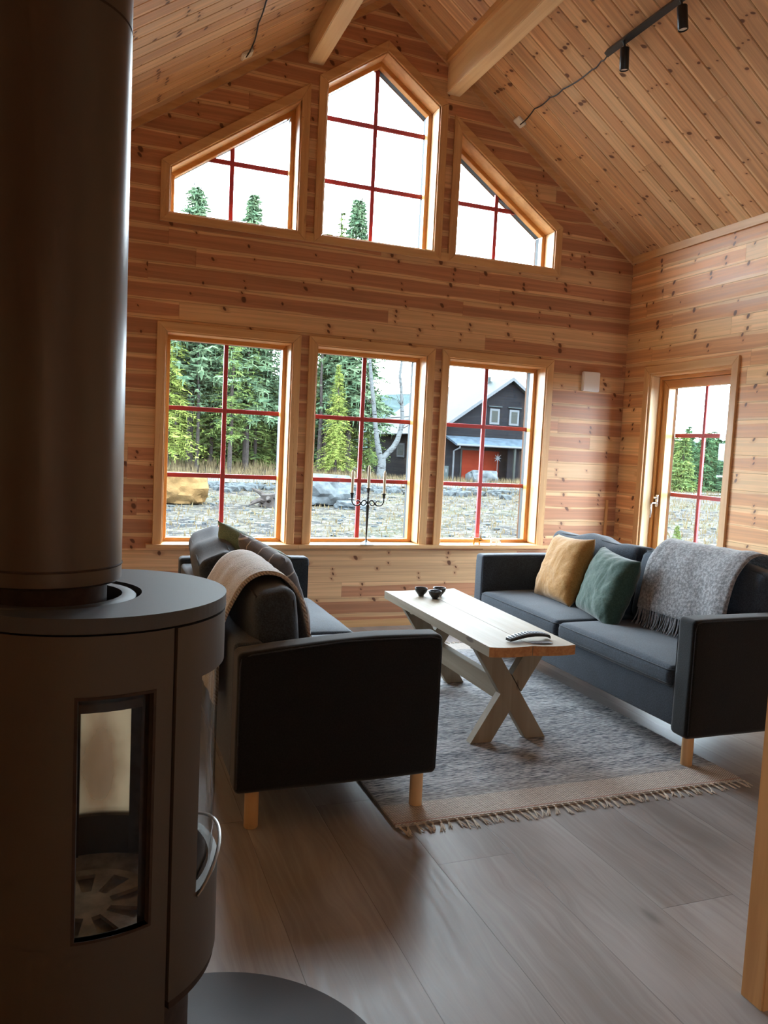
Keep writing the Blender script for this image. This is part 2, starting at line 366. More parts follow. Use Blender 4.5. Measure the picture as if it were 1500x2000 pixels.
def foliage(name, c1, c2):
    s = N(name); p = s.t.nodes.new('ShaderNodeTexCoord').outputs['Object']; n = s.noise(p, 2.2, 3, 0.7)
    s.set(Base_Color=s.mix(s.smooth(n, 0.35, 0.65), c4(*c1), c4(*c2)), Roughness=0.9); s.b.inputs['Specular IOR Level'].default_value = 0.1
    return s.m
M['leaf_a'] = foliage('spruce_needles', (0.0314, 0.0515, 0.0188), (0.0722, 0.0942, 0.0251))
M['leaf_b'] = foliage('pine_needles', (0.0301, 0.0533, 0.0301), (0.0628, 0.0879, 0.0470))
M['leaf_c'] = foliage('yellowish_needles', (0.0533, 0.0722, 0.0156), (0.1036, 0.1161, 0.0282))
M['leaf_far'] = foliage('forest_needles', (0.0176, 0.0389, 0.0188), (0.0377, 0.0659, 0.0282))
M['straw'] = flat('dry_grass_blades', (0.0594, 0.0451, 0.0245), 0.9, 0, 0.1, 0.3, 8)
M['hill'] = flat('far_forest', (0.0142, 0.0219, 0.0219), 0.95, 0, 0.1, 0.3, 0.2)
def m_clad():
    s = N('black_board_cladding'); p = s.sep(); f = s.m_('FRACT', s.m_('DIVIDE', p[2], 0.15)); g = s.smooth(f, 0.10, 0.04)
    n = s.noise(s.xyz(s.mul(p[0], 1.2), s.mul(p[1], 1.2), s.mul(p[2], 9)), 1, 3)
    s.set(Base_Color=s.mix(g, s.mix(n, c4(0.0032, 0.0035, 0.0042), c4(0.0071, 0.0074, 0.0087)), c4(0.0010, 0.0010, 0.0010)), Roughness=0.8); return s.m
M['clad'] = m_clad()
def m_roof():
    s = N('standing_seam_metal'); p = s.sep(); f = s.m_('FRACT', s.m_('DIVIDE', p[1], 0.42))
    g = s.smooth(s.m_('ABSOLUTE', s.sub(f, 0.5)), 0.09, 0.05)
    s.set(Base_Color=s.mix(g, c4(0.0150, 0.0186, 0.0180), c4(0.0060, 0.0078, 0.0078)), Roughness=0.55, Metallic=0.0); return s.m
M['roof'] = m_roof()
M['porch_roof'] = flat('pale_blue_roof_felt', (0.0225, 0.0316, 0.0406), 0.7, 0, 0.3, 0.25, 3)
M['far_white'] = flat('weathered_white_paint', (0.0413, 0.0438, 0.0464), 0.7)
M['far_red'] = flat('orange_red_door', (0.0548, 0.0071, 0.0032), 0.7)
M['far_glass'] = flat('dark_pane', (0.0145, 0.0161, 0.0145), 0.25)
M['far_grey'] = flat('grey_green_machine', (0.0193, 0.0242, 0.0242), 0.6)

for k_ in ('ground', 'road', 'rock', 'rock_orange', 'rubble', 'bark', 'birch_bark', 'leaf_a', 'leaf_b', 'leaf_c', 'leaf_far', 'straw', 'hill', 'clad', 'roof', 'porch_roof', 'far_white', 'far_red', 'far_glass', 'far_grey'):
    M[k_].node_tree.nodes['Principled BSDF'].inputs['Specular IOR Level'].default_value = 0.02
# ------------------------------------------------------------------ object helpers
def link(name, me, mat=None, parent=None):
    o = bpy.data.objects.new(name, me); COL.objects.link(o)
    if mat is not None and me is not None:
        for x in (mat if isinstance(mat, (list, tuple)) else [mat]): me.materials.append(x)
    if parent is not None: o.parent = parent
    return o
def smooth(o, ang=40):
    for p in o.data.polygons: p.use_smooth = True
    try: o.data.set_sharp_from_angle(angle=math.radians(ang))
    except Exception: pass
    return o
def build(name, bm, mat=None, parent=None, sm=None):
    me = bpy.data.meshes.new(name); bm.normal_update(); bm.to_mesh(me); bm.free()
    o = link(name, me, mat, parent)
    if sm: smooth(o, sm)
    return o
def thing(name, label, cat, loc=(0, 0, 0), rz=0.0, group=None):
    o = bpy.data.objects.new(name, None); COL.objects.link(o); o.location = loc; o.rotation_euler = (0, 0, rz)
    o.empty_display_size = 0.1
    return tag(o, label, cat, group)
def tag(o, label=None, cat=None, group=None, kind=None):
    if label: o['label'] = label
    if cat: o['category'] = cat
    if group: o['group'] = group
    if kind: o['kind'] = kind
    return o
def struct(o): o['kind'] = 'structure'; return o
def box(bm, x0, x1, y0, y1, z0, z1, mi=0):
    vs = [bm.verts.new(p) for p in ((x0, y0, z0), (x1, y0, z0), (x1, y1, z0), (x0, y1, z0), (x0, y0, z1), (x1, y0, z1), (x1, y1, z1), (x0, y1, z1))]
    for f in ((0, 3, 2, 1), (4, 5, 6, 7), (0, 1, 5, 4), (1, 2, 6, 5), (2, 3, 7, 6), (3, 0, 4, 7)):
        bm.faces.new([vs[i] for i in f]).material_index = mi
    return vs
def bbox(name, b, mat, parent=None, bev=0.0, seg=2):
    bm = bmesh.new(); box(bm, *b)
    if bev: bmesh.ops.bevel(bm, geom=bm.edges[:], offset=bev, segments=seg, affect='EDGES', profile=0.6)
    return build(name, bm, mat, parent, 35 if bev else None)
def tube_bm(bm, pts, rad, seg=12, caps=True):
    """tube through points, radius number or list"""
    pts = [Vector(p) for p in pts]; n = len(pts); rads = rad if isinstance(rad, (list, tuple)) else [rad] * n
    rings = []; ref = None
    for i, p in enumerate(pts):
        t = (pts[min(i + 1, n - 1)] - pts[max(i - 1, 0)]).normalized()
        if ref is None: ref = t.orthogonal().normalized()
        ref = (ref - t * ref.dot(t)).normalized(); b = t.cross(ref)
        rings.append([bm.verts.new(p + (ref * math.cos(2 * PI * k / seg) + b * math.sin(2 * PI * k / seg)) * rads[i]) for k in range(seg)])
    for a, b in zip(rings, rings[1:]):
        for k in range(seg): bm.faces.new((a[k], a[(k + 1) % seg], b[(k + 1) % seg], b[k]))
    if caps: bm.faces.new(rings[0][::-1]); bm.faces.new(rings[-1])
def tube(name, pts, rad, mat, parent=None, seg=12):
    bm = bmesh.new(); tube_bm(bm, pts, rad, seg); return build(name, bm, mat, parent, 50)
def lathe_bm(bm, prof, seg=32, c=(0, 0, 0), closed=False):
    """profile list of (r, z) about the vertical axis through c"""
    rings = []
    for r, z in prof:
        if r < 1e-6: rings.append([bm.verts.new((c[0], c[1], c[2] + z))])
        else: rings.append([bm.verts.new((c[0] + r * math.cos(2 * PI * k / seg), c[1] + r * math.sin(2 * PI * k / seg), c[2] + z)) for k in range(seg)])
    prs = list(zip(rings, rings[1:]))
    if closed: prs.append((rings[-1], rings[0]))
    for a, b in prs:
        for k in range(seg):
            k2 = (k + 1) % seg
            if len(a) == 1 and len(b) == 1: continue
            if len(a) == 1: bm.faces.new((a[0], b[k2], b[k]))
            elif len(b) == 1: bm.faces.new((a[k], a[k2], b[0]))
            else: bm.faces.new((a[k], a[k2], b[k2], b[k]))
def lathe(name, prof, mat, parent=None, seg=32, c=(0, 0, 0), closed=False, ang=40):
    bm = bmesh.new(); lathe_bm(bm, prof, seg, c, closed); bmesh.ops.recalc_face_normals(bm, faces=bm.faces[:])
    return build(name, bm, mat, parent, ang)
def plate_bm(bm, outer, holes, fn, d0, d1):
    """polygon with holes in a 2-D plane, extruded between depths d0 and d1; fn(u, v, d) -> xyz"""
    loops = [outer] + list(holes)
    flatp = [p for l in loops for p in l]
    tris = tessellate_polygon([[Vector((p[0], p[1], 0)) for p in l] for l in loops])
    A = [bm.verts.new(fn(p[0], p[1], d0)) for p in flatp]; B = [bm.verts.new(fn(p[0], p[1], d1)) for p in flatp]
    for t in tris:
        bm.faces.new([A[i] for i in t]); bm.faces.new([B[i] for i in reversed(t)])
    k = 0
    for l in loops:
        n = len(l)
        for i in range(n):
            j = (i + 1) % n; bm.faces.new((A[k + i], A[k + j], B[k + j], B[k + i]))
        k += n
    bmesh.ops.recalc_face_normals(bm, faces=bm.faces[:])
def plate(name, outer, holes, fn, d0, d1, mat, parent=None):
    bm = bmesh.new(); plate_bm(bm, outer, holes, fn, d0, d1); return build(name, bm, mat, parent)
def inset(poly, d):
    """offset a counter-clockwise convex polygon inwards by d"""
    n = len(poly); out = []
    for i in range(n):
        p0, p1, p2 = Vector(poly[i - 1]), Vector(poly[i]), Vector(poly[(i + 1) % n])
        e1 = (p1 - p0).normalized(); e2 = (p2 - p1).normalized()
        n1 = Vector((-e1.y, e1.x)); n2 = Vector((-e2.y, e2.x))
        b = (n1 + n2) / (1 + n1.dot(n2)); q = p1 + b * d; out.append((q.x, q.y))
    return out
XZ = lambda u, v, d: (u, d, v)          # gable wall plane, depth along y
YZ = lambda u, v, d: (d, u, v)          # side wall plane, depth along x

# ================================================================== STRUCTURE
# window outlines on the gable wall (casing outer line, counter-clockwise)
cxs = (0.90, 1.985, 3.07); HW = 0.512
def slope_z(x): return 4.415 - SL * abs(x - XR)
lower = [[(c - HW, 0.65), (c + HW, 0.65), (c + HW, 2.21), (c - HW, 2.21)] for c in cxs]
ZU = 2.885
upper = [
    [(0.388, ZU), (1.412, ZU), (1.412, 3.995), (0.388, 3.288)],
    [(1.473, ZU), (2.497, ZU), (2.497, 4.062), (1.985, 4.415), (1.473, 4.062)],
    [(2.558, ZU), (3.582, ZU), (3.582, 3.288), (2.558, 3.995)]]
CW = 0.062   # casing width
def lower_open(o): (x0, z0), (x1, _), (_, z1), _ = o; return [(x0 + CW, z0), (x1 - CW, z0), (x1 - CW, z1 - CW), (x0 + CW, z1 - CW)]
opens = [lower_open(o) for o in lower] + [inset(o, CW) for o in upper]
outline = [(XL, 0), (XW, 0), (XW, zc(XW)), (XR, ZR), (XL, zc(XL))]
struct(plate('wall_front', outline, opens, XZ, YW, YW + 0.22, M['gable']))
# outside skin of the gable so the wall has a red-brown outer edge
dz0, dz1, dy0, dy1 = 0.0, 2.128, 4.433, 5.326     # door opening on the right wall
struct(plate('wall_right', [(YB, 0), (YW + 0.22, 0), (YW + 0.22, zc(XW) + 0.05), (YB, zc(XW) + 0.05)], [[(dy0, 0.02), (dy1, 0.02), (dy1, dz1), (dy0, dz1)]], YZ, XW, XW + 0.22, M['side']))
fill_opens = [[(wy - .55, 1.00), (wy + .55, 1.00), (wy + .55, 2.05), (wy - .55, 2.05)] for wy in (-1.9,)]  # added opening behind the camera, lets in fill daylight
struct(plate('wall_left', [(YB, 0), (YW + 0.22, 0), (YW + 0.22, zc(XL) + 0.05), (YB, zc(XL) + 0.05)], fill_opens, YZ, XL, XL - 0.2, M['side']))
for k, o_ in enumerate(fill_opens):
    fill_win = struct(plate('window_%d' % (7 + k), inset(o_, -.06), [inset(o_, 0.002)], YZ, XL, XL + .02, M['trim_y']))  # invented window, out of view, added to brighten the room
    plate('sash_frame', o_, [inset(o_, .05)], YZ, XL - .18, XL - .12, M['frame_y'], fill_win)
    plate('pane', inset(o_, .05), [], YZ, XL - .152, XL - .148, M['glass'], fill_win)
    wy = (o_[0][0] + o_[1][0]) / 2; bbox('muntin', (XL - .20, XL - .185, wy - .015, wy + .015, 1.05, 2.0), M['red'], fill_win)
struct(plate('wall_rear', outline, [], XZ, YB, YB - 0.2, M['gable']))
bm = bmesh.new(); box(bm, XL - 0.2, XW + 0.22, YB - 0.2, YW + 0.22, -0.12, 0.0); struct(build('floor', bm, M['floor']))

# ceiling: boards with real V grooves running down both slopes
def ceiling_mesh():
    bm = bmesh.new(); bw = 0.118; g = 0.006; dp = 0.010
    ys = []; y = YB - 0.1
    prof = []
    k = math.floor((YB - 0.1) / bw)
    while k * bw < YW + 0.1:
        a = k * bw; prof += [(a, dp), (a + g, 0), (a + bw - g, 0)]; k += 1
    nrm_l = Vector((-SL, 0, 1)).normalized(); nrm_r = Vector((SL, 0, 1)).normalized()
    for side, nr in ((XL - 0.3, nrm_l), (XW + 0.3, nrm_r)):
        e0 = [bm.verts.new(Vector((XR, y, ZR)) + nr * d) for y, d in prof]
        e1 = [bm.verts.new(Vector((side, y, zc(side))) + nr * d) for y, d in prof]
        for i in range(len(prof) - 1): bm.faces.new((e0[i], e0[i + 1], e1[i + 1], e1[i]))
    # roof slab above
    for side in (XL - 0.3, XW + 0.3):
        v = [bm.verts.new(p) for p in ((XR, YB - 0.3, ZR + .03), (side, YB - 0.3, zc(side) + .03), (side, YW + .3, zc(side) + .03), (XR, YW + .3, ZR + .03), (XR, YB - 0.3, ZR + .3), (side, YB - 0.3, zc(side) + .3), (side, YW + .3, zc(side) + .3), (XR, YW + .3, ZR + .3))]
        for f in ((0, 1, 2, 3), (4, 5, 6, 7), (0, 1, 5, 4), (2, 3, 7, 6), (1, 2, 6, 5)): bm.faces.new([v[i] for i in f])
    return bm
struct(build('ceiling', ceiling_mesh(), M['ceil']))

# trims: rake mouldings on the gable, eave moulding on the right wall, corner batten
def rake(name, x0, x1):
    bm = bmesh.new(); h = 0.055
    plate_bm(bm, [(x0, zc(x0)), (x0, zc(x0) - h), (x1, zc(x1) - h), (x1, zc(x1))], [], XZ, YW - 0.022, YW)
    struct(build(name, bm, M['trim_x']))
rake('trim_1', XL, 1.36); rake('trim_2', 2.62, XW)
bm = bmesh.new(); plate_bm(bm, [(1.36, zc(1.36)), (1.36, zc(1.36) - .055), (XR, ZR - .055), (2.62, zc(2.62) - .055), (2.62, zc(2.62)), (XR, ZR)], [], XZ, YW - 0.020, YW); struct(build('trim_3', bm, M['trim_x']))
struct(bbox('trim_4', (XW - 0.022, XW, YB, YW - .022, zc(XW) - 0.045, zc(XW) + 0.015), M['trim_y']))
struct(bbox('trim_5', (XL, XL + 0.022, YB, YW - .022, zc(XL) - 0.045, zc(XL) + 0.015), M['trim_y']))
struct(bbox('baseboard_front', (XL, XW, YW - 0.015, YW, 0.0, 0.055), M['trim_x']))
struct(bbox('baseboard_right', (XW - 0.015, XW, YB, 4.36, 0.0, 0.055), M['trim_y']))
struct(bbox('baseboard_left', (XL, XL + 0.015, YB, YW - .015, 0.0, 0.055), M['trim_y']))
struct(bbox('trim_6', (4.20, 4.225, YW - 0.012, YW, 0.06, 1.05), M['trim_z']))

struct(bbox('trim_9', (1.4125, 1.4725, YW - .020, YW, ZU, ZU + CW), M['trim_x'])); struct(bbox('trim_10', (2.4975, 2.5575, YW - .020, YW, ZU, ZU + CW), M['trim_x']))
def mitred(name, outer, inner, skip, fn, d0, d1, mats, parent):
    """casing boards between two similar polygons, one mesh; material per board direction"""
    n = len(outer); bm = bmesh.new()
    for i in range(n):
        if i in skip: continue
        j = (i + 1) % n; q = [outer[i], outer[j], inner[j], inner[i]]
        c = (sum(p[0] for p in q) / 4, sum(p[1] for p in q) / 4)
        q = [(p[0] + (c[0] - p[0]) * 0.0008, p[1] + (c[1] - p[1]) * 0.0008) for p in q]
        nf = len(bm.faces); b2 = bmesh.new(); plate_bm(b2, q, [], fn, d0, d1)
        mi = 1 if abs(outer[i][0] - outer[j][0]) < abs(outer[i][1] - outer[j][1]) else 0
        vm = {}
        for v in b2.verts: vm[v] = bm.verts.new(v.co)
        for f in b2.faces: bm.faces.new([vm[v] for v in f.verts]).material_index = mi
        b2.free()
    bmesh.ops.bevel(bm, geom=[e for e in bm.edges if e.is_manifold], offset=0.0025, segments=1, affect='EDGES')
    return build(name, bm, mats, parent)

def gable_window(idx, outer, op, low, muntins):
    root = struct(bpy.data.objects.new('window_%d' % idx, None)); COL.objects.link(root)
    c = ((outer[0][0] + outer[1][0]) / 2, outer[0][1]); root.location = (c[0], YW, c[1]); off = Vector(root.location)
    ps = []
    inn = op
    ps.append(mitred('casing', outer, inn, (0,) if low else (), XZ, YW - 0.020, YW, [M['trim_x'], M['trim_z']], None))
    if low:
        x0, x1, z1 = inn[0][0], inn[1][0], inn[2][1]
        fo = [(x0, 0.6545), (x1, 0.6545), (x1, z1), (x0, z1)]; fi = [(x0 + .042, 0.682), (x1 - .042, 0.682), (x1 - .042, z1 - .040), (x0 + .042, z1 - .040)]
    else:
        fo = inn; fi = inset(inn, 0.042)
    lin = inset(fo, 0.010)
    # reveal lining, sash frame, outer sash
    ps.append(mitred('lining', fo, lin, (0,) if low else (), XZ, YW - 0.005, YW + 0.135, [M['trim_x'], M['trim_z']], None))
    ps.append(mitred('sash_frame', fo, fi, (), XZ, YW + 0.13, YW + 0.185, [M['frame_x'], M['frame_z']], None))
    fi2 = inset(fi, -0.004)
    ps.append(mitred('outer_sash', fo, fi2, (), XZ, YW + 0.187, YW + 0.235, [M['alu'], M['alu']], None))
    fo3 = inset(fo, -0.03); fi3 = inset(fo, 0.012)
    ps.append(mitred('outer_casing', fo3, fi3, (), XZ, YW + 0.237, YW + 0.30, [M['outer_frame'], M['outer_frame']], None))
    bm = bmesh.new(); plate_bm(bm, fi, [], XZ, YW + 0.168, YW + 0.172); ps.append(build('pane', bm, M['glass']))
    for (u0, u1, v0, v1) in muntins: ps.append(bbox('muntin', (u0, u1, YW + 0.200, YW + 0.222, v0, v1), M['red'], None, 0.002, 1))
    if low:
        s0 = {1: 0.345, 2: 1.443, 3: 2.530}[idx]; s1 = {1: 1.441, 2: 2.528, 3: 3.625}[idx]
        bm = bmesh.new(); box(bm, s0, s1, YW - 0.055, YW, 0.626, 0.654); box(bm, x0 + 0.001, x1 - 0.001, YW, YW + 0.14, 0.626, 0.654)
        bmesh.ops.remove_doubles(bm, verts=bm.verts[:], dist=1e-4)
        ps.append(build('window_sill', bm, M['trim_x']))
    for p in ps:
        p.parent = root; p.matrix_parent_inverse = Matrix.Translation(-off)
for i, (o, op) in enumerate(zip(lower, opens[:3])):
    c = cxs[i]; mu = [(c - .016, c + .016, 0.67, 2.125)]
    for z in (1.139, 1.628): mu += [(c - .425, c - .0165, z - .016, z + .016), (c + .0165, c + .425, z - .016, z + .016)]
    gable_window(i + 1, o, op, True, mu)
def hb(z, x0, x1, c): return [(x0, c - .0165, z - .016, z + .016), (c + .0165, x1, z - .016, z + .016)]
gable_window(4, upper[0], opens[3], False, [(0.884, 0.916, 2.98, 3.565)] + hb(3.417, 0.69, 1.315, 0.90))
gable_window(5, upper[1], opens[4], False, [(1.969, 2.001, 2.98, 4.31)] + hb(3.411, 1.57, 2.40, 1.985) + hb(3.872, 1.57, 2.40, 1.985))
gable_window(6, upper[2], opens[5], False, [(3.054, 3.086, 2.98, 3.565)] + hb(3.417, 2.655, 3.28, 3.07))

# patio door in the right wall
dr = struct(bpy.data.objects.new('door_1', None)); COL.objects.link(dr); dr.location = (XW, 4.88, 0)
ps = []
do = [(dy0 - .062, 0.0), (dy1 + .062, 0.0), (dy1 + .062, 2.192), (dy0 - .062, 2.192)]
di = [(dy0, 0.0), (dy1, 0.0), (dy1, 2.128), (dy0, 2.128)]
ps.append(mitred('casing', do, di, (0,), YZ, XW - 0.020, XW, [M['trim_y'], M['trim_z']], None))
f1 = [(dy0 + .018, 0.02), (dy1 - .018, 0.02), (dy1 - .018, 2.110), (dy0 + .018, 2.110)]
ps.append(mitred('lining', [(dy0, .02), (dy1, .02), (dy1, 2.128), (dy0, 2.128)], f1, (0,), YZ, XW - 0.002, XW + 0.20, [M['trim_y'], M['glulam_z']], None))
f2 = inset(f1, 0.03)
ps.append(mitred('door_frame', f1, f2, (), YZ, XW + 0.08, XW + 0.20, [M['frame_y'], M['frame_z']], None))
g1 = [(f2[0][0] + .003, .053), (f2[1][0] - .003, .053), (f2[1][0] - .003, f2[2][1] - .003), (f2[0][0] + .003, f2[2][1] - .003)]
g2 = [(g1[0][0] + .065, .30), (g1[1][0] - .065, .30), (g1[1][0] - .065, g1[2][1] - .065), (g1[0][0] + .065, g1[2][1] - .065)]
leaf = mitred('door_leaf', g1, g2, (), YZ, XW + 0.10, XW + 0.165, [M['frame_y'], M['frame_z']], None); ps.append(leaf)
ps.append(mitred('outer_sash', g1, inset(g2, -0.006), (), YZ, XW + 0.167, XW + 0.20, [M['alu'], M['outer_frame']], None))
ps.append(bbox('pane', (XW + 0.145, XW + 0.149, g2[0][0], g2[1][0], g2[0][1], g2[2][1]), M['glass']))
cy = 4.90
ps.append(bbox('muntin', (XW + .202, XW + .222, cy - .014, cy + .014, 0.30, 2.05), M['red'], None, .002, 1))
for z in (1.139, 1.629):
    for a, b in ((g2[0][0] - .01, cy - .0145), (cy + .0145, g2[1][0] + .01)):
        ps.append(bbox('muntin', (XW + .202, XW + .222, a, b, z - .016, z + .016), M['red'], None, .002, 1))
hy = g1[1][0] - 0.030
hp = bbox('handle_plate', (XW + 0.085, XW + 0.0995, hy - .015, hy + .015, 1.03, 1.13), M['chrome'], None, .003); ps.append(hp)
ps.append(tube('door_handle', [(XW + .09, hy, 1.06), (XW + .045, hy, 1.06), (XW + .035, hy, 1.05), (XW + .033, hy - .004, 1.0), (XW + .036, hy + .004, 0.94)], [.008, .008, .009, .009, .007], M['chrome']))
ps.append(tube('lock_knob', [(XW + .09, hy, 1.105), (XW + .06, hy, 1.105)], [.007, .010], M['chrome']))
for p in ps: p.parent = dr; p.matrix_parent_inverse = Matrix.Translation((-XW, -4.88, 0))

# purlins and post
def beam(x0, x1, zb, label):
    bm = bmesh.new(); a = [(x0, zb), (x1, zb), (x1, zc(x1) + .002), (x0, zc(x0) + .002)]
    plate_bm(bm, a, [], XZ, YB, YW)
    bmesh.ops.bevel(bm, geom=[e for e in bm.edges if abs(e.verts[0].co.y - e.verts[1].co.y) > 1 and (e.verts[0].co.z < zb + .01)], offset=0.005, segments=2, affect='EDGES')
    return tag(build('ceiling_beam', bm, M['glulam_y']), label, 'beam', 'ceiling beams')
beam(1.385, 1.499, 4.137, 'pale timber roof beam above the left side of the tall centre window')
beam(2.482, 2.596, 4.137, 'pale timber roof beam right of the tall centre window')
struct(bbox('trim_7', (2.455, 2.4815, YB, YW - .02, zc(2.455) - 0.05, zc(2.455) + 0.01), M['trim_y']))
struct(bbox('trim_8', (1.4995, 1.525, YB, YW - .02, zc(1.5) - 0.05, zc(1.5) + 0.03), M['trim_y']))
bm = bmesh.new(); box(bm, 1.636, 1.745, 1.402, 1.475, 0.0, 4.0)
for v in bm.verts:
    if v.co.z > 3: v.co.z = zc(v.co.x) - 0.004
bmesh.ops.bevel(bm, geom=[e for e in bm.edges if abs(e.verts[0].co.z - e.verts[1].co.z) > 1], offset=0.004, segments=2, affect='EDGES')
tag(build('wooden_post', bm, M['post'] if 'post' in M else plain_wood('pine_post', 2, base=(0.66, 0.36, 0.14), dark=(0.52, 0.26, 0.09))), 'pine post standing on the floor at the right edge, before the right sofa', 'post')

# ================================================================== CEILING AND WALL FITTINGS
Mr = Matrix.Rotation(math.atan(SL), 4, 'Y')
def on_ceiling(x, y, drop=0.0): return Vector((x, y, zc(x) - drop))
def ceiling_box(x, y, ang, label):
    bm = bmesh.new(); box(bm, -.042, .042, -.042, .042, -.022, 0)
    bmesh.ops.bevel(bm, geom=bm.edges[:], offset=0.005, segments=2, affect='EDGES')
    o = build('ceiling_junction_box', bm, M['white'], None, 35)
    o.rotation_euler = (0, ang, 0); o.location = on_ceiling(x, y)
    return tag(o, label, 'junction box')
ceiling_box(3.06, 5.53, math.atan(SL), 'square white ceiling outlet box beside the right rake where the track light cable ends')
ceiling_box(0.90, 5.42, -math.atan(SL), 'square white ceiling outlet box on the left slope above the left upper window')
def cord(pts, label):
    P = []
    for i in range(len(pts) - 1):
        for k in range(6):
            t = k / 6; x = pts[i][0] * (1 - t) + pts[i + 1][0] * t; y = pts[i][1] * (1 - t) + pts[i + 1][1] * t; d = pts[i][2] * (1 - t) + pts[i + 1][2] * t
            P.append(on_ceiling(x, y, d + 0.012 * math.sin(PI * t)))
    P.append(on_ceiling(*pts[-1]))
    return tag(tube('power_cord', P, 0.0048, M['black'], None, 8), label, 'cable')
cord([(3.06, 5.53, .026), (3.045, 5.30, .008), (3.047, 5.087, .008), (3.053, 4.932, .007), (3.062, 4.60, .007), (3.045, 4.48, .02), (3.04, 4.405, .02)], 'thin black cable along the right ceiling from the outlet box to the track light')
cord([(0.90, 5.42, .026), (0.925, 5.26, .008), (0.90, 5.0, .010), (0.894, 4.74, .008), (0.90, 4.2, .01), (0.90, 3.4, .01)], 'thin black cable hanging along the left ceiling slope above the upper left window')
tl = thing('track_light', 'black track light rail with cylindrical spotlights on the right ceiling slope', 'track light', (3.04, 3.6, zc(3.04)))
def tparent(o, root): o.parent = root; o.matrix_parent_inverse = Matrix.Translation(-Vector(root.location)); return o
zt = zc(3.04)
bm = bmesh.new(); box(bm, -.018, .018, -1.2, .79, -.040, -.004); bmesh.ops.rotate(bm, verts=bm.verts[:], cent=(0, 0, 0), matrix=Matrix.Rotation(math.atan(SL), 3, 'Y'))
rail = build('rail', bm, M['black'], tl)
def spot(y, tx, ty):
    bm = bmesh.new(); lathe_bm(bm, [(0, 0), (.026, 0), (.0285, -.004), (.0285, -.125), (.026, -.128), (.025, -.118), (0, -.116)], 24)
    s = build('spotlight', bm, M['black'], tl, 40); s.location = (-0.02, y - 3.6, -0.072); s.rotation_euler = (tx, ty, 0)
    bm = bmesh.new(); lathe_bm(bm, [(0, -.1175), (.0235, -.1175), (.0235, -.1205), (0, -.1205)], 20); build('lens', bm, M['white'], s, 40)
    bm = bmesh.new(); tube_bm(bm, [(-.012, 0, .040), (-.004, 0, .02), (0, 0, -.01)], [.009, .007, .009], 10); build('mount', bm, M['black'], s, 40)
spot(4.20, 0.08, -0.10); spot(3.70, -0.03, -0.12); spot(3.05, 0.05, -0.1)
bm = bmesh.new(); box(bm, 3.868, 4.036, YW - 0.035, YW, 1.975, 2.140); bmesh.ops.bevel(bm, geom=bm.edges[:], offset=0.006, segments=2, affect='EDGES')
box(bm, 3.885, 4.019, YW - 0.0352, YW - 0.03, 1.992, 2.123)
tag(build('wall_vent_cover', bm, M['white'], None, 35), 'square white vent cover on the pine gable wall near the right corner', 'vent')

# ================================================================== SOFAS
def rbox_bm(b, r, n=8, e=4):
    """box with truly rounded edges of radius r on an even grid"""
    bm = bmesh.new(); lo = Vector((b[0], b[2], b[4])); hi = Vector((b[1], b[3], b[5]))
    def ticks(a, c):
        L = [a + r * (1 - math.cos(PI / 2 * i / e)) * 1.0 for i in range(e)] if False else [a + r * i / e for i in range(e)]
        inn = max(1, n); L += [a + r + (c - a - 2 * r) * i / inn for i in range(inn + 1)]; L += [c - r + r * (i + 1) / e for i in range(e)]
        return L
    T = [ticks(lo[k], hi[k]) for k in range(3)]
    for ax in range(3):
        u, v = (ax + 1) % 3, (ax + 2) % 3
        for side in (lo[ax], hi[ax]):
            G = []
            for a in T[u]:
                row = []
                for c in T[v]:
                    p = [0, 0, 0]; p[ax] = side; p[u] = a; p[v] = c; row.append(bm.verts.new(p))
                G.append(row)
            for i in range(len(G) - 1):
                for j in range(len(G[0]) - 1): bm.faces.new((G[i][j], G[i + 1][j], G[i + 1][j + 1], G[i][j + 1]))
    bmesh.ops.remove_doubles(bm, verts=bm.verts[:], dist=1e-6)
    for v in bm.verts:
        q = Vector([min(max(v.co[k], lo[k] + r), hi[k] - r) for k in range(3)]); d = v.co - q
        # spread the edge zone evenly round the arc
        m = max(abs(x) for x in d)
        if m > 0 and r > 0:
            w = Vector([math.tan(max(-1, min(1, x / m)) * PI / 4) for x in d]); v.co = q + w.normalized() * r
    bmesh.ops.recalc_face_normals(bm, faces=bm.faces[:]); return bm

def soft_box(name, b, mat, parent, bev=0.03, bulge=0.0, seg=3, sub=0, seed=0, wr=0.0, axis=2, cuts=10):
    """upholstered block: rounded box, top bulging, slight wrinkles"""
    bm = rbox_bm(b, bev, cuts if (bulge or wr) else 2, 4)
    if bulge or wr:
        cx, cy, cz = (b[0] + b[1]) / 2, (b[2] + b[3]) / 2, (b[4] + b[5]) / 2
        hx, hy, hz = (b[1] - b[0]) / 2, (b[3] - b[2]) / 2, (b[5] - b[4]) / 2
        for v in bm.verts:
            n = [(v.co.x - cx) / hx, (v.co.y - cy) / hy, (v.co.z - cz) / hz]
            fall = 1
            for i in range(3):
                if i != axis: fall *= max(0, 1 - n[i] ** 4)
            v.co[axis] += bulge * fall * n[axis]
            if wr:
                w = noise.noise_vector(Vector(v.co) * 6 + Vector((seed, 0, 0))) * wr + noise.noise_vector(Vector((v.co.x * 3, v.co.y * 16, v.co.z * 3)) + Vector((seed, 3, 0))) * wr * 0.5
                v.co += w
    o = build(name, bm, mat, parent); smooth(o, 60); return o

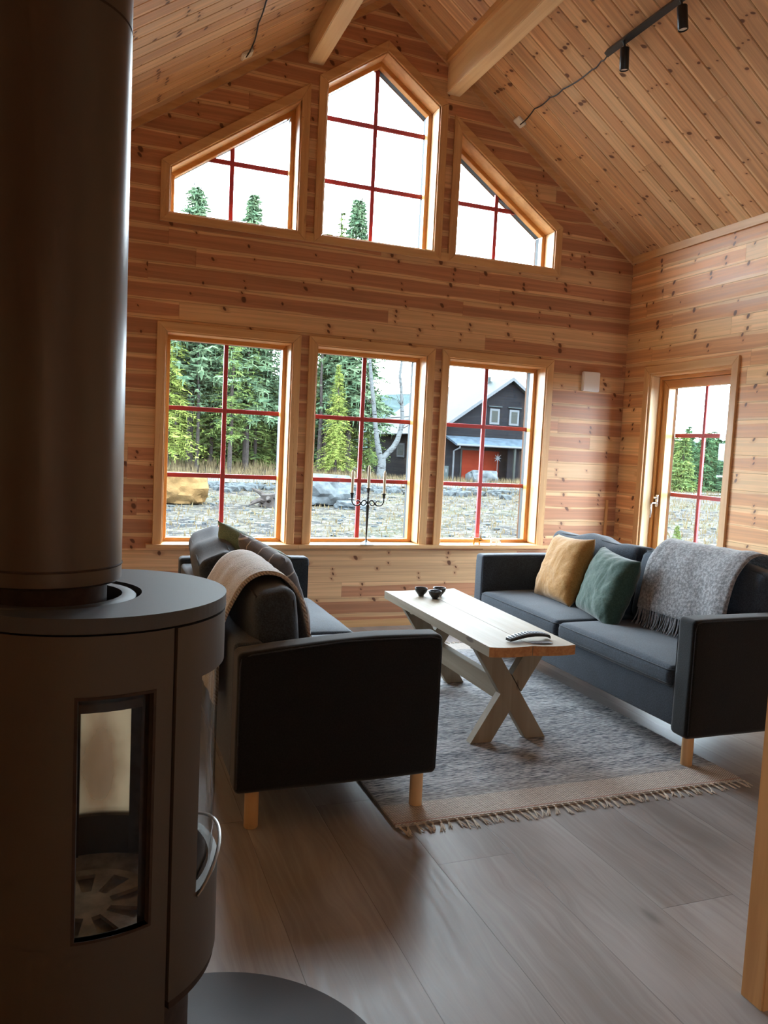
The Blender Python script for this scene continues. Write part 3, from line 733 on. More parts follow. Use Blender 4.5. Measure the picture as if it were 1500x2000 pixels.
def piping(parent, pts, r=0.0035, name='piping', mat=None):
    return tube(name, pts, r, mat or M['seam'], parent, 6)
def rrect(x0, x1, y0, y1, z, r=0.05, k=5):
    P = []
    for cx, cy, a0 in ((x1 - r, y1 - r, 0), (x0 + r, y1 - r, 90), (x0 + r, y0 + r, 180), (x1 - r, y0 + r, 270)):
        for i in range(k + 1):
            a = math.radians(a0 + 90 * i / k); P.append((cx + r * math.cos(a), cy + r * math.sin(a), z))
    return P + [P[0]]

def make_sofa(label, loc, L, face, armh=(0.70, 0.70)):
    """local frame: x = depth from front (0) to back (D), y along the length"""
    D = 0.79; root = thing('sofa', label, 'sofa', loc, 0)
    f = face     # +1: front towards -x ; -1: front towards +x
    def X(a, b):
        a, b = a * f, b * f; return (min(a, b), max(a, b))
    T = 0.115
    def bx(x0, x1, y0, y1, z0, z1): a, b = X(x0, x1); return (a, b, y0, y1, z0, z1)
    soft_box('base_frame', bx(0.012, D - .01, T - .01, L - T + .01, 0.175, 0.40), M['sofa'], root, 0.012, 0.0, 2)
    for y0, y1, h in ((0, T, armh[0]), (L - T, L, armh[1])):
        a = soft_box('armrest', bx(0, D, y0, y1, 0.148, h), M['sofa_shaded'] if y0 == 0 else M['sofa'], root, 0.022, 0.004, 4, wr=0.0015, seed=y0, cuts=12)
        # seams along the upper and front edges of the arm
        for yy in (y0 + .004, y1 - .004):
            P = [((0.010) * f, yy, 0.17), (0.008 * f, yy, 0.40), (0.008 * f, yy, h - .05), (0.016 * f, yy, h - .016), (0.05 * f, yy, h - .007), (D / 2 * f, yy, h - .004), ((D - .05) * f, yy, h - .007), ((D - .012) * f, yy, h - .02), ((D - .008) * f, yy, h - .05), ((D - .008) * f, yy, 0.17)]
            piping(a, P, 0.0028)
    soft_box('backrest_frame', bx(D - .115, D - .004, T - .005, L - T + .005, 0.155, 0.67), M['sofa'], root, 0.02, 0.003, 3, wr=0.001)
    mid = L / 2
    for y0, y1 in ((T + .004, mid - .003), (mid + .003, L - T - .004)):
        s = soft_box('seat_cushion', bx(-0.012, D - .20, y0, y1, 0.355, 0.452), M['sofa'], root, 0.035, 0.022, 4, wr=0.0025, seed=y0 * 7, cuts=14)
        a, b = X(-0.012, D - .20)
        for z in (0.437, 0.372): piping(s, rrect(a + .004, b - .004, y0 + .004, y1 - .004, z, 0.03), 0.003)
    for lx, ly in ((.062, .055), (.062, L - .055), (D - .075, .055), (D - .075, L - .055)):
        lathe('leg', [(0, 0), (.0235, 0), (.026, .004), (.026, .17), (0, .17)], M['birch'], root, 24, (lx * f, ly, 0))
    return root, T, D, mid

def pillow_bm(w, h, t, seed=0, n=26, pinch=0.10, wr=1.0):
    bm = bmesh.new(); g = [[None] * (n + 1) for _ in range(n + 1)]; g2 = [[None] * (n + 1) for _ in range(n + 1)]
    for i in range(n + 1):
        for j in range(n + 1):
            a, b = 2 * i / n - 1, 2 * j / n - 1
            # sides curve inwards between pointed corners
            x = a * w / 2 * (1 - pinch * (1 - abs(b) ** 2.2) * abs(a) ** 3); y = b * h / 2 * (1 - pinch * (1 - abs(a) ** 2.2) * abs(b) ** 3)
            th = t / 2 * (max(0, (1 - a ** 4)) * max(0, (1 - b ** 4))) ** 0.55
            p = Vector((x * 7, y * 7, seed * 3.7))
            r = math.atan2(b, a)
            wrk = 0.010 * noise.noise(p * 0.9) + 0.006 * noise.noise(p * 2.3) + 0.006 * math.sin(r * 14 + seed) * min(1, (a * a + b * b) * 0.7) * (1 - max(abs(a), abs(b)) ** 6)
            ef = min(1, th / (t * 0.18)) if t else 0
            z1 = th + wrk * wr * ef; z2 = -th + 0.7 * wrk * wr * ef
            g[i][j] = bm.verts.new((x, y, z1 if ef > 0 else 0))
            edge = i in (0, n) or j in (0, n)
            g2[i][j] = g[i][j] if edge else bm.verts.new((x, y, z2))
    for i in range(n):
        for j in range(n):
            bm.faces.new((g[i][j], g[i + 1][j], g[i + 1][j + 1], g[i][j + 1]))
            q = (g2[i][j], g2[i][j + 1], g2[i + 1][j + 1], g2[i + 1][j])
            try: bm.faces.new(q)
            except ValueError: pass
    bmesh.ops.recalc_face_normals(bm, faces=bm.faces[:]); return bm
def place_frame(o, c, u, v):
    u = Vector(u).normalized(); v = Vector(v); v = (v - u * v.dot(u)).normalized(); w = u.cross(v)
    o.matrix_world = Matrix(((u.x, v.x, w.x, c[0]), (u.y, v.y, w.y, c[1]), (u.z, v.z, w.z, c[2]), (0, 0, 0, 1)))
    return o
def pillow(name, label, mat, c, u, v, w, h, t, seed=0, pinch=0.10, wr=1.0, parent=None):
    o = build(name, pillow_bm(w, h, t, seed, pinch=pinch, wr=wr), mat, None, 80); place_frame(o, c, u, v)
    if label: tag(o, label, 'cushion')
    if parent: o.parent = parent; o.matrix_parent_inverse = parent.matrix_basis.inverted() if False else Matrix.Translation(-Vector(parent.location))
    return o

def back_cushion(root, x, y0, y1, zb, zt, tilt, seed, sgn, t=0.19, mat=None):
    """big loose back cushion, its thickness across x"""
    L_ = y1 - y0; H_ = zt - zb; bm = rbox_bm((-t / 2, t / 2, -L_ / 2, L_ / 2, -H_ / 2, H_ / 2), 0.05, 16, 4)
    for v in bm.verts:
        a, b, c = v.co.x / (t / 2), v.co.y / (L_ / 2), v.co.z / (H_ / 2)
        f = max(0, 1 - abs(b) ** 3) * max(0, 1 - abs(c) ** 3)
        v.co.x += 0.035 * f * (1 if a > 0 else -1) * min(1, abs(a) * 1.5)
        v.co.z += 0.02 * (1 - b * b) * max(0, c) - 0.012 * max(0, 1 - abs(a) * 2) * 0 + 0.010 * math.sin(b * 7 + seed) * max(0, c)
        p = Vector((v.co.x * 6 + seed, v.co.y * 5, v.co.z * 6))
        v.co += noise.noise_vector(p) * 0.010 + noise.noise_vector(Vector((v.co.x * 8, v.co.y * 22, v.co.z * 7 + seed))) * 0.004
    o = build('back_cushion', bm, mat or M['sofa'], root, 70)
    o.location = (x, (y0 + y1) / 2, (zb + zt) / 2); o.rotation_euler = (0, tilt, 0)
    for sx in (-1, 1):
        P = []
        for yy, zz in ((-.46, -.45), (-.478, 0), (-.478, .38), (-.455, .455), (-.35, .478), (0, .478 + .03), (.35, .478), (.455, .455), (.478, .38), (.478, 0), (.46, -.45)):
            P.append((sx * t * 0.44, yy * L_, zz * H_))
        piping(o, P, 0.0035)
    return o

# right sofa: front towards -x
sr, T, D, mid = make_sofa('three-seat charcoal sofa on the right with mustard and green cushions, back to the patio door', (2.535, 2.70, 0), 2.15, 1)
back_cushion(sr, 0.60, mid + .01, 2.15 - T - .01, 0.452, 0.87, 0.16, 1.0, 1)
back_cushion(sr, 0.60, T + .01, mid - .01, 0.452, 0.885, 0.16, 5.0, 1)
# left sofa: front towards +x
sl, T, D, mid = make_sofa('charcoal sofa seen from its end beside the stove, beige throw over its back', (1.272, 2.65, 0), 2.12, -1)
for a_ in sl.children:
    if a_.name.startswith('armrest') and max(v.co.y for v in a_.data.vertices) < .5:      # the worn near arm sinks towards the back
        for m_ in [a_.data] + [c_.data for c_ in a_.children]:
            for v in m_.vertices:
                if v.co.z > .4: v.co.z -= .038 * max(0, min(1, (-v.co.x - .25) / .5)) ** 1.5 * min(1, (v.co.z - .4) / .2)
bc = back_cushion(sl, -0.615, T + .02, mid - .02, 0.452, 0.855, -0.10, 9.0, -1, 0.155)
b2 = back_cushion(sl, -0.625, mid - .02, 1.98, 0.46, 0.875, -0.36, 3.0, -1, 0.18)
b2.rotation_euler = (0.04, -0.36, -0.08)

pillow('throw_pillow', 'mustard yellow linen cushion leaning on the right sofa', M['mustard'], (2.90, 4.30, 0.672), (-0.10, -1.0, 0.05), (0.36, -0.04, 1), 0.50, 0.46, 0.17, 1, 0.07)
pillow('throw_pillow', 'dark green linen cushion on the right sofa between the mustard cushion and grey throw', M['green'], (2.875, 3.80, 0.648), (-0.22, -1.0, -0.05), (0.36, 0.06, 1), 0.50, 0.43, 0.18, 2, 0.07)
pillow('throw_pillow', 'sage green cushion whose corner shows over the far end of the left sofa back', M['sage'], (0.79, 4.02, 0.735), (0.75, -0.66, -0.35), (-0.60, -0.1, 1), 0.46, 0.44, 0.13, 4, 0.10)
pillow('throw_pillow', 'dark cushion with pale crossing lines on the left sofa behind the beige throw', M['stripe'], (0.815, 3.60, 0.735), (0.30, -1.0, -0.15), (-0.50, 0.0, 1), 0.46, 0.44, 0.13, 6, 0.08)

def drape(name, prof, y0, y1, mat, ylean=0.0, thick=0.008, seed=0, amp=0.008, ny=26, step=0.018):
    """cloth laid over a profile (x, z) extended along y"""
    pts = [Vector((a, 0, b)) for a, b in prof]; P = []
    # Catmull-Rom resample
    for i in range(len(pts) - 1):
        p0, p1, p2, p3 = pts[max(i - 1, 0)], pts[i], pts[i + 1], pts[min(i + 2, len(pts) - 1)]
        k = max(2, int((p2 - p1).length / step))
        for j in range(k):
            t = j / k
            P.append(0.5 * ((2 * p1) + (-p0 + p2) * t + (2 * p0 - 5 * p1 + 4 * p2 - p3) * t * t + (-p0 + 3 * p1 - 3 * p2 + p3) * t ** 3))
    P.append(pts[-1]); n = len(P); bm = bmesh.new(); G = []
    for i, p in enumerate(P):
        s = i / (n - 1); t = (P[min(i + 1, n - 1)] - P[max(i - 1, 0)]).normalized(); nr = Vector((-t.z, 0, t.x))
        row = []
        for j in range(ny + 1):
            a = j / ny; y = y0 + (y1 - y0) * a + ylean * (s - 0.5) + 0.010 * noise.noise(Vector((s * 4, seed, 0)))
            w = amp * noise.noise(Vector((s * 2.2, a * 5 + seed, 1))) + amp * 0.5 * noise.noise(Vector((s * 6, a * 11, seed)))
            row.append(bm.verts.new(Vector((p.x, y, p.z)) + nr * w))
        G.append(row)
    for i in range(n - 1):
        for j in range(ny): bm.faces.new((G[i][j], G[i][j + 1], G[i + 1][j + 1], G[i + 1][j]))
    o = build(name, bm, mat, None, 80); md = o.modifiers.new('thickness', 'SOLIDIFY'); md.thickness = thick; md.offset = 0
    return o, [tuple(v) for v in P]

gt, gp = drape('throw_blanket', [(3.345, 0.50), (3.345, 0.66), (3.30, 0.725), (3.27, 0.80), (3.275, 0.90), (3.20, 0.955), (3.09, 0.945), (3.005, 0.86), (2.955, 0.74), (2.93, 0.64), (2.918, 0.575)], 2.96, 3.60, M['throw_grey'], -0.06, seed=2, amp=0.010)
tag(gt, 'grey wool throw with dark fringe draped over the near back cushion of the right sofa', 'throw')
bm = bmesh.new(); rnd = random.Random(3)
for k in range(72):
    y = 2.94 + 0.62 * k / 71 + rnd.uniform(-.004, .004); x = 2.925 + rnd.uniform(-.004, .004)
    dy = rnd.uniform(-.02, .02); dx = rnd.uniform(-.05, -.01)
    tube_bm(bm, [(x - .006, y, .580), (x - .010, y + dy * .3, .54), (x - .014 + dx * .2, y + dy * .7, .505), (x + dx * .6 - .014, y + dy, .4815)], [.0034, .0034, .0032, .0022], 5)
fr = build('fringe', bm, M['fringe'], gt, 60); fr['kind'] = 'stuff'
lb = bbox('label_patch', (2.900, 2.904, 2.975, 3.03, 0.585, 0.62), M['dark_print'], gt)
bt, bp_ = drape('throw_blanket', [(0.445, 0.40), (0.448, 0.58), (0.458, 0.70), (0.50, 0.80), (0.55, 0.875), (0.62, 0.905), (0.70, 0.885), (0.76, 0.81), (0.79, 0.71), (0.81, 0.60), (0.83, 0.50)], 2.90, 3.50, M['throw_beige'], 0.0, 0.014, seed=8, amp=0.008)
tag(bt, 'beige waffle-knit wool throw draped over the back of the left sofa', 'throw')

# ================================================================== RUG
RX0, RX1, RY0, RY1 = 1.068, 2.735, 2.555, 5.005
rug = thing('rug', 'grey mottled handwoven rug with cream striped ends and tassels under the table', 'rug', (RX0, RY0, 0))
bm = bmesh.new(); nx, ny = 44, 64; g = []
for i in range(nx + 1):
    r = []
    for j in range(ny + 1):
        x = (RX1 - RX0) * i / nx; y = (RY1 - RY0) * j / ny
        r.append(bm.verts.new((x + 0.006 * noise.noise(Vector((0, y * 3, 1))) * (1 if i in (0, nx) else 0), y, 0.010 + 0.0015 * noise.noise(Vector((x * 3, y * 5, 0))))))
    g.append(r)
for i in range(nx):
    for j in range(ny): bm.faces.new((g[i][j], g[i + 1][j], g[i + 1][j + 1], g[i][j + 1]))
ed = [e for e in bm.edges if e.is_boundary]; ex = bmesh.ops.extrude_edge_only(bm, edges=ed)
for v in [v for v in ex['geom'] if isinstance(v, bmesh.types.BMVert)]: v.co.z = 0.001
bmesh.ops.recalc_face_normals(bm, faces=bm.faces[:])
build('woven_field', bm, M['rug'], rug, 40)
rnd = random.Random(5)
for e, (yy, sg, cnt) in enumerate(((0.0, -1, 50), (RY1 - RY0, 1, 44))):
    for k in range(cnt):
        x = 0.012 + (RX1 - RX0 - .024) * k / (cnt - 1) + rnd.uniform(-.004, .004)
        bm = bmesh.new(); L_ = rnd.uniform(.045, .070); dx = rnd.uniform(-.02, .02)
        tube_bm(bm, [(x - .006, yy, .009), (x, yy + sg * .012, .009), (x, yy + sg * .018, .009)], [.003, .0035, .0055], 6)
        for q in range(4):
            ax = rnd.uniform(-.014, .014)
            tube_bm(bm, [(x, yy + sg * .016, .008), (x + dx * .4 + ax * .4, yy + sg * (.016 + L_ * .45), .007), (x + dx + ax, yy + sg * (.016 + L_ * rnd.uniform(.75, 1)), .0035)], [.0028, .0028, .0016], 5)
        build('tassel', bm, M['tassel'], rug, 60)

# ================================================================== COFFEE TABLE
tb = thing('coffee_table', 'pale wooden trestle coffee table with two thick planks and crossed legs on the rug', 'coffee table', (1.92, 3.68, 0))
tx, ty = 1.92, 3.68
def table_plank(x0f, x1f, x0b, x1b, y0l, y1l, y0r, y1r):
    """slightly cupped plank, corners in world coordinates"""
    bm = bmesh.new(); nx, ny = 8, 24; top = []; bot = []
    for i in range(nx + 1):
        a = i / nx; rt, rb = [], []
        for j in range(ny + 1):
            b = j / ny; x = (x0f + (x1f - x0f) * a) * (1 - b) + (x0b + (x1b - x0b) * a) * b
            ys = y0l * (1 - a) + y0r * a; ye = y1l * (1 - a) + y1r * a; y = ys + (ye - ys) * b
            z = 0.522 + 0.0045 * ((2 * a - 1) ** 2)
            rt.append(bm.verts.new((x - tx, y - ty, z))); rb.append(bm.verts.new((x - tx, y - ty, z - 0.046)))
        top.append(rt); bot.append(rb)
    for i in range(nx):
        for j in range(ny):
            bm.faces.new((top[i][j], top[i + 1][j], top[i + 1][j + 1], top[i][j + 1])); bm.faces.new((bot[i][j], bot[i][j + 1], bot[i + 1][j + 1], bot[i + 1][j]))
        bm.faces.new((top[i][0], bot[i][0], bot[i + 1][0], top[i + 1][0])).material_index = 1; bm.faces.new((top[i][ny], top[i + 1][ny], bot[i + 1][ny], bot[i][ny])).material_index = 1
    for j in range(ny):
        bm.faces.new((top[0][j], top[0][j + 1], bot[0][j + 1], bot[0][j])); bm.faces.new((top[nx][j], bot[nx][j], bot[nx][j + 1], top[nx][j + 1]))
    return build('tabletop_plank', bm, [M['white_wood_y'], M['end_grain']], tb)
table_plank(1.694, 1.912, 1.694, 1.937, 3.054, 4.42, 3.040, 4.44)
table_plank(1.915, 2.134, 1.940, 2.185, 3.040, 4.44, 3.024, 4.457)
def leg_board(xb, xt, yc, th, wd=0.095, mat=None):
    """slanted board lying in an xz plane, cut level at floor and tabletop"""
    s = (xt - xb) / 0.476; hw = wd / 2 * math.sqrt(1 + s * s)
    bm = bmesh.new(); plate_bm(bm, [(xb - hw - tx, 0.012), (xb + hw - tx, 0.012), (xt + hw - tx, 0.474), (xt - hw - tx, 0.474)], [], XZ, yc - th / 2 - ty, yc + th / 2 - ty)
    bmesh.ops.bevel(bm, geom=bm.edges[:], offset=0.002, segments=1, affect='EDGES')
    return build('leg', bm, mat or M['white_wood_z'], tb)
for yc in (3.235, 4.145):
    leg_board(2.068, 1.765, yc, 0.045); 
    # the crossing board is cut into two pieces around the first one
    s = (2.065 - 1.765) / 0.476
    def xa(z): return 1.765 + s * (z - .012)
    def xm(z): return 2.068 + (1.765 - 2.068) / .476 * (z - .012)
    hw = 0.095 / 2 * math.sqrt(1 + s * s)
    leg_poly = []
    def corner(side_a, side_b):   # crossing of edge lines
        A = side_a * hw; B = side_b * hw; return ((2.068 + B) - (1.765 + A)) / (s + .303 / .476) + .012
    z1, z2 = corner(-1, -1), corner(1, -1)
    bm = bmesh.new(); plate_bm(bm, [(xa(.012) - hw - tx, .012), (xa(.012) + hw - tx, .012), (xa(z2) + hw - tx, z2), (xa(z1) - hw - tx, z1)], [], XZ, yc - .0225 - ty, yc + .0225 - ty); build('leg', bm, M['white_wood_z'], tb)
    z3, z4 = corner(1, 1), corner(-1, 1)
    bm = bmesh.new(); plate_bm(bm, [(xa(z4) - hw - tx, z4), (xa(z3) + hw - tx, z3), (xa(.474) + hw - tx, .474), (xa(.474) - hw - tx, .474)], [], XZ, yc - .0225 - ty, yc + .0225 - ty); build('leg', bm, M['white_wood_z'], tb)
bbox('stretcher', (1.915 - tx - .0225, 1.915 - tx + .0225, 3.2575 - ty, 4.1225 - ty, 0.185, 0.285), M['white_wood_y'], tb, 0.002, 1)
for yc in (3.30, 4.08): bbox('cross_batten', (1.735 - tx, 2.10 - tx, yc - .02 - ty, yc + .02 - ty, 0.452, 0.4745), M['white_wood_x'], tb, 0.001, 1)

# on the table
def bowl(x, y, label, r=0.040):
    o = lathe('bowl', [(0, .0), (.018, .0), (.018, .006), (r * .62, .012), (r * .93, .030), (r, .046), (r - .001, .048), (r - .0045, .0475), (r * .85, .030), (r * .5, .014), (0, .011)], M['bowl'], None, 32, (0, 0, 0))
    o.location = (x, y, 0.5265); return tag(o, label, 'bowl', 'small black bowls on the coffee table')
bowl(1.866, 4.250, 'small black bowl at the far end of the table, left one of the three')
bowl(1.914, 4.150, 'small black bowl on the table, nearest of the cluster of three')
bowl(1.985, 4.245, 'small black bowl on the table, behind and right of the front bowl')

ra = thing('remote_control', 'black television remote control with grey buttons lying on the near end of the table', 'remote control', (1.955, 3.155, 0.527))
ra.rotation_euler = (0, 0, 0.10)
bm = bmesh.new(); n = 20; prev = None
for i in range(n + 1):
    a = i / n; x = -.115 + .235 * a; zt = 0.014 + 0.017 * math.sin(PI * a * .95) + 0.004 * a; zb = max(0.0005, zt - .013 - .002 * math.sin(PI * a) if a < .9 else zt - .013 - (a - .9) * 0.11)
    if i == n: zt -= 0.008
    hw = 0.0235 + 0.003 * math.sin(PI * a); hw *= (1 if 0 < i < n else .85)
    row = [bm.verts.new((x, -hw, zb)), bm.verts.new((x, hw, zb)), bm.verts.new((x, hw, zt - .002)), bm.verts.new((x, hw - .004, zt)), bm.verts.new((x, -hw + .004, zt)), bm.verts.new((x, -hw, zt - .002))]
    if prev:
        for k in range(6): bm.faces.new((prev[k], prev[(k + 1) % 6], row[(k + 1) % 6], row[k]))
    else: bm.faces.new(row)
    prev = row
bm.faces.new(prev[::-1]); bmesh.ops.recalc_face_normals(bm, faces=bm.faces[:]); build('body', bm, M['black'], ra, 40)
for i in range(11):
    for j in range(3):
        a = 0.06 + 0.78 * i / 10; x = -.115 + .235 * a; zt = 0.014 + 0.017 * math.sin(PI * a * .95) + 0.004 * a
        bbox('button', (x - .005, x + .005, -.016 + j * .0125, -.0075 + j * .0125, zt - .001, zt + .002), M['rubber'], ra)
cd = thing('card', 'small pale card with dark print lying under the remote control', 'card', (1.985, 3.090, 0.5272)); cd.rotation_euler = (0, 0, -0.08)
bbox('paper', (-.052, .055, -.018, .022, 0, .0012), M['card'], cd)
for k, (a, b) in enumerate(((-.035, -.026), (-.020, -.008), (-.002, .003))): bbox('print_mark', (a, b, -.010, -.003, .0012, .0015), M['dark_print'], cd)

# ================================================================== WINDOW SILL OBJECTS
cz = 0.6545; cx_, cy_ = 1.990, 5.650
ca = thing('candelabra', 'tall black three-armed candelabra on the middle window sill', 'candelabra', (cx_, cy_, cz))
lathe('base', [(0, 0), (.062, 0), (.064, .003), (.050, .010), (.030, .018), (.012, .026), (.0065, .034), (0, .034)], M['iron'], ca, 40)
lathe('stem', [(0, .030), (.0055, .030), (.0075, .045), (.005, .055), (.0065, .09), (.0125, .295), (.0145, .305), (.008, .312), (.013, .325), (.008, .338), (.0065, .35), (.010, .362), (.006, .372), (.0085, .388), (.005, .40), (0, .40)], M['iron'], ca, 24)
def cup(x, z, sub=None):
    o = lathe('candle_cup', [(0, 0), (.006, 0), (.010, .012), (.0115, .028), (.019, .040), (.019, .043), (.010, .041), (0, .030)], M['iron'], ca, 24, (x, 0, z)); return o
cup(0, .398)
for sg in (-1, 1):
    arm = []
    # S-scroll: rises from the hub, curls down and sweeps up to the cup
    for t in range(40):
        a = t / 39
        if a < .5:
            th = PI * (1.0 - a / .5 * 1.25); r = .028; arm.append((sg * (.038 - .028 * math.cos(PI - th) * 1), 0, .325 + .020 * math.sin(th)))
    ar = [(0, .322), (.010, .328), (.018, .340), (.030, .345), (.043, .340), (.052, .328), (.060, .316), (.072, .306), (.090, .302), (.106, .304), (.120, .314), (.129, .330), (.131, .352)]
    am = tube('arm', [(sg * x, 0, z) for x, z in ar], [.006, .005, .0055, .006, .0055, .006, .008, .006, .0055, .0055, .0055, .0055, .006], M['iron'], ca, 10)
    c1 = [(.018, .330), (.018, .316), (.028, .306), (.040, .303), (.052, .312), (.062, .324), (.072, .337), (.083, .343), (.092, .338), (.090, .330)]
    am2 = tube('scroll', [(sg * x, 0, z) for x, z in c1], [.003, .004, .005, .005, .005, .006, .005, .005, .005, .006], M['iron'], am, 10)
    lathe('drip_pan', [(0, 0), (.026, 0.0015), (.027, .003), (.006, .003), (.005, .010), (0, .010)], M['iron'], ca, 28, (sg * .131, 0, .352))
    cup(sg * .131, .358)
for x, z, h, lab in ((-.131, .392, .185, 'cream taper candle in the left cup of the black candelabra'), (0, .432, .185, 'cream taper candle in the middle cup of the black candelabra'), (.131, .392, .185, 'cream taper candle in the right cup of the black candelabra')):
    o = lathe('candle', [(0, 0), (.0105, 0), (.0105, h * .9), (.006, h * .975), (.0012, h), (0, h)], M['candle'], None, 20)
    o.location = (cx_ + x, cy_, cz + z); tag(o, lab, 'candle', 'taper candles in the candelabra')
    w = tube('wick', [(0, 0, h - .002), (.001, 0, h + .006)], .0008, M['candle'], o, 6)

def figurine(name, label, mat, x, s, horn_up):
    r = thing(name, label, 'figurine', (x, 5.652, cz))
    bm = bmesh.new()
    # body plank, neck and head as one carved silhouette with four legs
    sil = [(-.043, .052), (-.043, .040), (-.038, .026), (.018, .024), (.026, .034), (.034, .030) if horn_up else (.046, .008), (.046, .036) if horn_up else (.058, .012), (.050, .046) if horn_up else (.052, .028), (.034, .056) if horn_up else (.036, .046), (.010, .058), (-.036, .058)]
    sil = [(a * s, b * s) for a, b in sil]
    plate_bm(bm, sil, [], XZ, -.009, .009); bmesh.ops.bevel(bm, geom=bm.edges[:], offset=.0025, segments=2, affect='EDGES')
    build('body', bm, mat, r, 50)
    for lx in (-.036, .016):
        for ly in (-.006, .006):
            bm = bmesh.new(); tube_bm(bm, [(lx * s, ly, .030 * s), (lx * s * 1.02, ly * 1.1, .012 * s), (lx * s * 1.04, ly * 1.2, .0)], [.0055, .0035, .0045], 10); build('leg', bm, mat, r, 50)
    for ly in (-.005, .005):
        P = [(.034, ly, .050), (.024, ly * 1.6, .066), (.022, ly * 2, .084), (.028, ly * 2.2, .096)] if horn_up else [(.046, ly, .030), (.054, ly * 2, .040), (.068, ly * 2.4, .047)]
        bm = bmesh.new(); tube_bm(bm, [(a * s, b, c * s) for a, b, c in P], [.004, .0035, .003, .0015] if horn_up else [.003, .0025, .0012], 8); build('horn', bm, M['horn'], r, 50)
    return r
figurine('animal_figurine', 'orange wooden goat figurine with tall curved horns on the right window sill', M['orange_wood'], 2.965, 0.95, True)
figurine('animal_figurine', 'small cream wooden animal figurine with lowered head on the right window sill', M['cream_wood'], 3.125, 0.95, False)

# ================================================================== STOVE
SX, SY = 0.0, 1.52; R0 = 0.240
st = thing('wood_stove', 'tall round grey wood-burning stove with curved glass door in the left foreground', 'stove', (SX, SY, 0))
def arc_shell(bm, r0, r1, a0, a1, z0, z1, holes=(), stepd=4.0, zs=()):
    """curved sheet between two radii; holes = (a0, a1, z0, z1) in degrees / metres"""
    A = {a0, a1}; Z = {z0, z1} | set(zs)
    for h in holes: A |= {h[0], h[1]}; Z |= {h[2], h[3]}
    A = sorted(A); Z = sorted(Z); AA = []
    for p, q in zip(A, A[1:]):
        k = max(1, int(round((q - p) / stepd)))
        AA += [p + (q - p) * i / k for i in range(k)]
    AA.append(A[-1])
    full = abs((a1 - a0) - 360) < 1e-6
    V = {}
    def vert(i, j, k):
        if full and i == len(AA) - 1: i = 0
        if (i, j, k) not in V:
            r = (r0, r1)[k]; a = math.radians(AA[i]); V[(i, j, k)] = bm.verts.new((r * math.cos(a), r * math.sin(a), Z[j]))
        return V[(i, j, k)]
    def solid(i, j):
        if full: i %= (len(AA) - 1)
        if i < 0 or j < 0 or i >= len(AA) - 1 or j >= len(Z) - 1: return False
        am = (AA[i] + AA[i + 1]) / 2; zm = (Z[j] + Z[j + 1]) / 2
        return not any(h[0] < am < h[1] and h[2] < zm < h[3] for h in holes)
    for i in range(len(AA) - 1):
        for j in range(len(Z) - 1):
            if not solid(i, j): continue
            bm.faces.new((vert(i, j, 1), vert(i + 1, j, 1), vert(i + 1, j + 1, 1), vert(i, j + 1, 1)))
            bm.faces.new((vert(i, j, 0), vert(i, j + 1, 0), vert(i + 1, j + 1, 0), vert(i + 1, j, 0)))
            if not solid(i - 1, j): bm.faces.new((vert(i, j, 0), vert(i, j, 1), vert(i, j + 1, 1), vert(i, j + 1, 0)))
            if not solid(i + 1, j): bm.faces.new((vert(i + 1, j, 1), vert(i + 1, j, 0), vert(i + 1, j + 1, 0), vert(i + 1, j + 1, 1)))
            if not solid(i, j - 1): bm.faces.new((vert(i, j, 0), vert(i + 1, j, 0), vert(i + 1, j, 1), vert(i, j, 1)))
            if not solid(i, j + 1): bm.faces.new((vert(i, j + 1, 1), vert(i + 1, j + 1, 1), vert(i + 1, j + 1, 0), vert(i, j + 1, 0)))
def arc(name, r0, r1, a0, a1, z0, z1, mat, parent, holes=(), bev=0.0, stepd=4.0):
    bm = bmesh.new(); arc_shell(bm, r0, r1, a0, a1, z0, z1, holes, stepd)
    return build(name, bm, mat, parent, 30)
WZ = (0.578, 0.98)
SIDE = [(-94.5, -66, *WZ), (66, 94.5, *WZ)]
arc('body_shell', R0 - .012, R0, 57, 303, 0.05, 1.083, M['stove'], st, [(h[0] + (360 if h[0] < 0 else 0), h[1] + (360 if h[1] < 0 else 0), h[2], h[3]) for h in SIDE])
circ = lambda r, n=96, cx=0, cy=0: [(cx + r * math.cos(2 * PI * k / n), cy + r * math.sin(2 * PI * k / n)) for k in range(n)]
XY = lambda u, v, d: (u, v, d)
plate('top_plate', circ(0.245), [circ(.153, 64, -.066, -.02)], XY, 1.088, 1.113, M['plate'], st)
bm = bmesh.new(); bmesh.ops.create_circle(bm, cap_ends=True, radius=.228, segments=64); bmesh.ops.translate(bm, verts=bm.verts[:], vec=(0, 0, 1.075))
ex = bmesh.ops.extrude_face_region(bm, geom=bm.faces[:]); bmesh.ops.translate(bm, verts=[v for v in ex['geom'] if isinstance(v, bmesh.types.BMVert)], vec=(0, 0, .010)); bmesh.ops.recalc_face_normals(bm, faces=bm.faces[:])
build('inner_top', bm, M['cast'], st)
lathe('flue_collar', [(.118, .0), (.143, .0), (.143, .020), (.138, .024), (.118, .024)], M['plate'], st, 64, (-.066, -.02, 1.087), closed=True)
dr_ = arc('door', R0 - .014, R0 + .004, -56, 56, 0.415, 1.083, M['stove'], st, [(-41, 41, 0.585, 0.985)], stepd=3)
arc('door_glass', R0 - .010, R0 - .006, -41.5, 41.5, 0.58, 0.99, M['glass'], dr_, stepd=3)
arc('door_bottom_lip', R0 - .014, R0 + .001, -55, 55, 0.398, 0.413, M['cast'], dr_, stepd=3)
P = []
for k in range(25):
    a = -41 + 82 * k / 24; P.append(((R0 + .007) * math.cos(math.radians(a)), (R0 + .007) * math.sin(math.radians(a)), 0.578 + 0.045 * math.cos(math.radians(a) * 90 / 41)))
bm = bmesh.new(); tube_bm(bm, P, [.002] + [.0036] * 23 + [.002], 8)
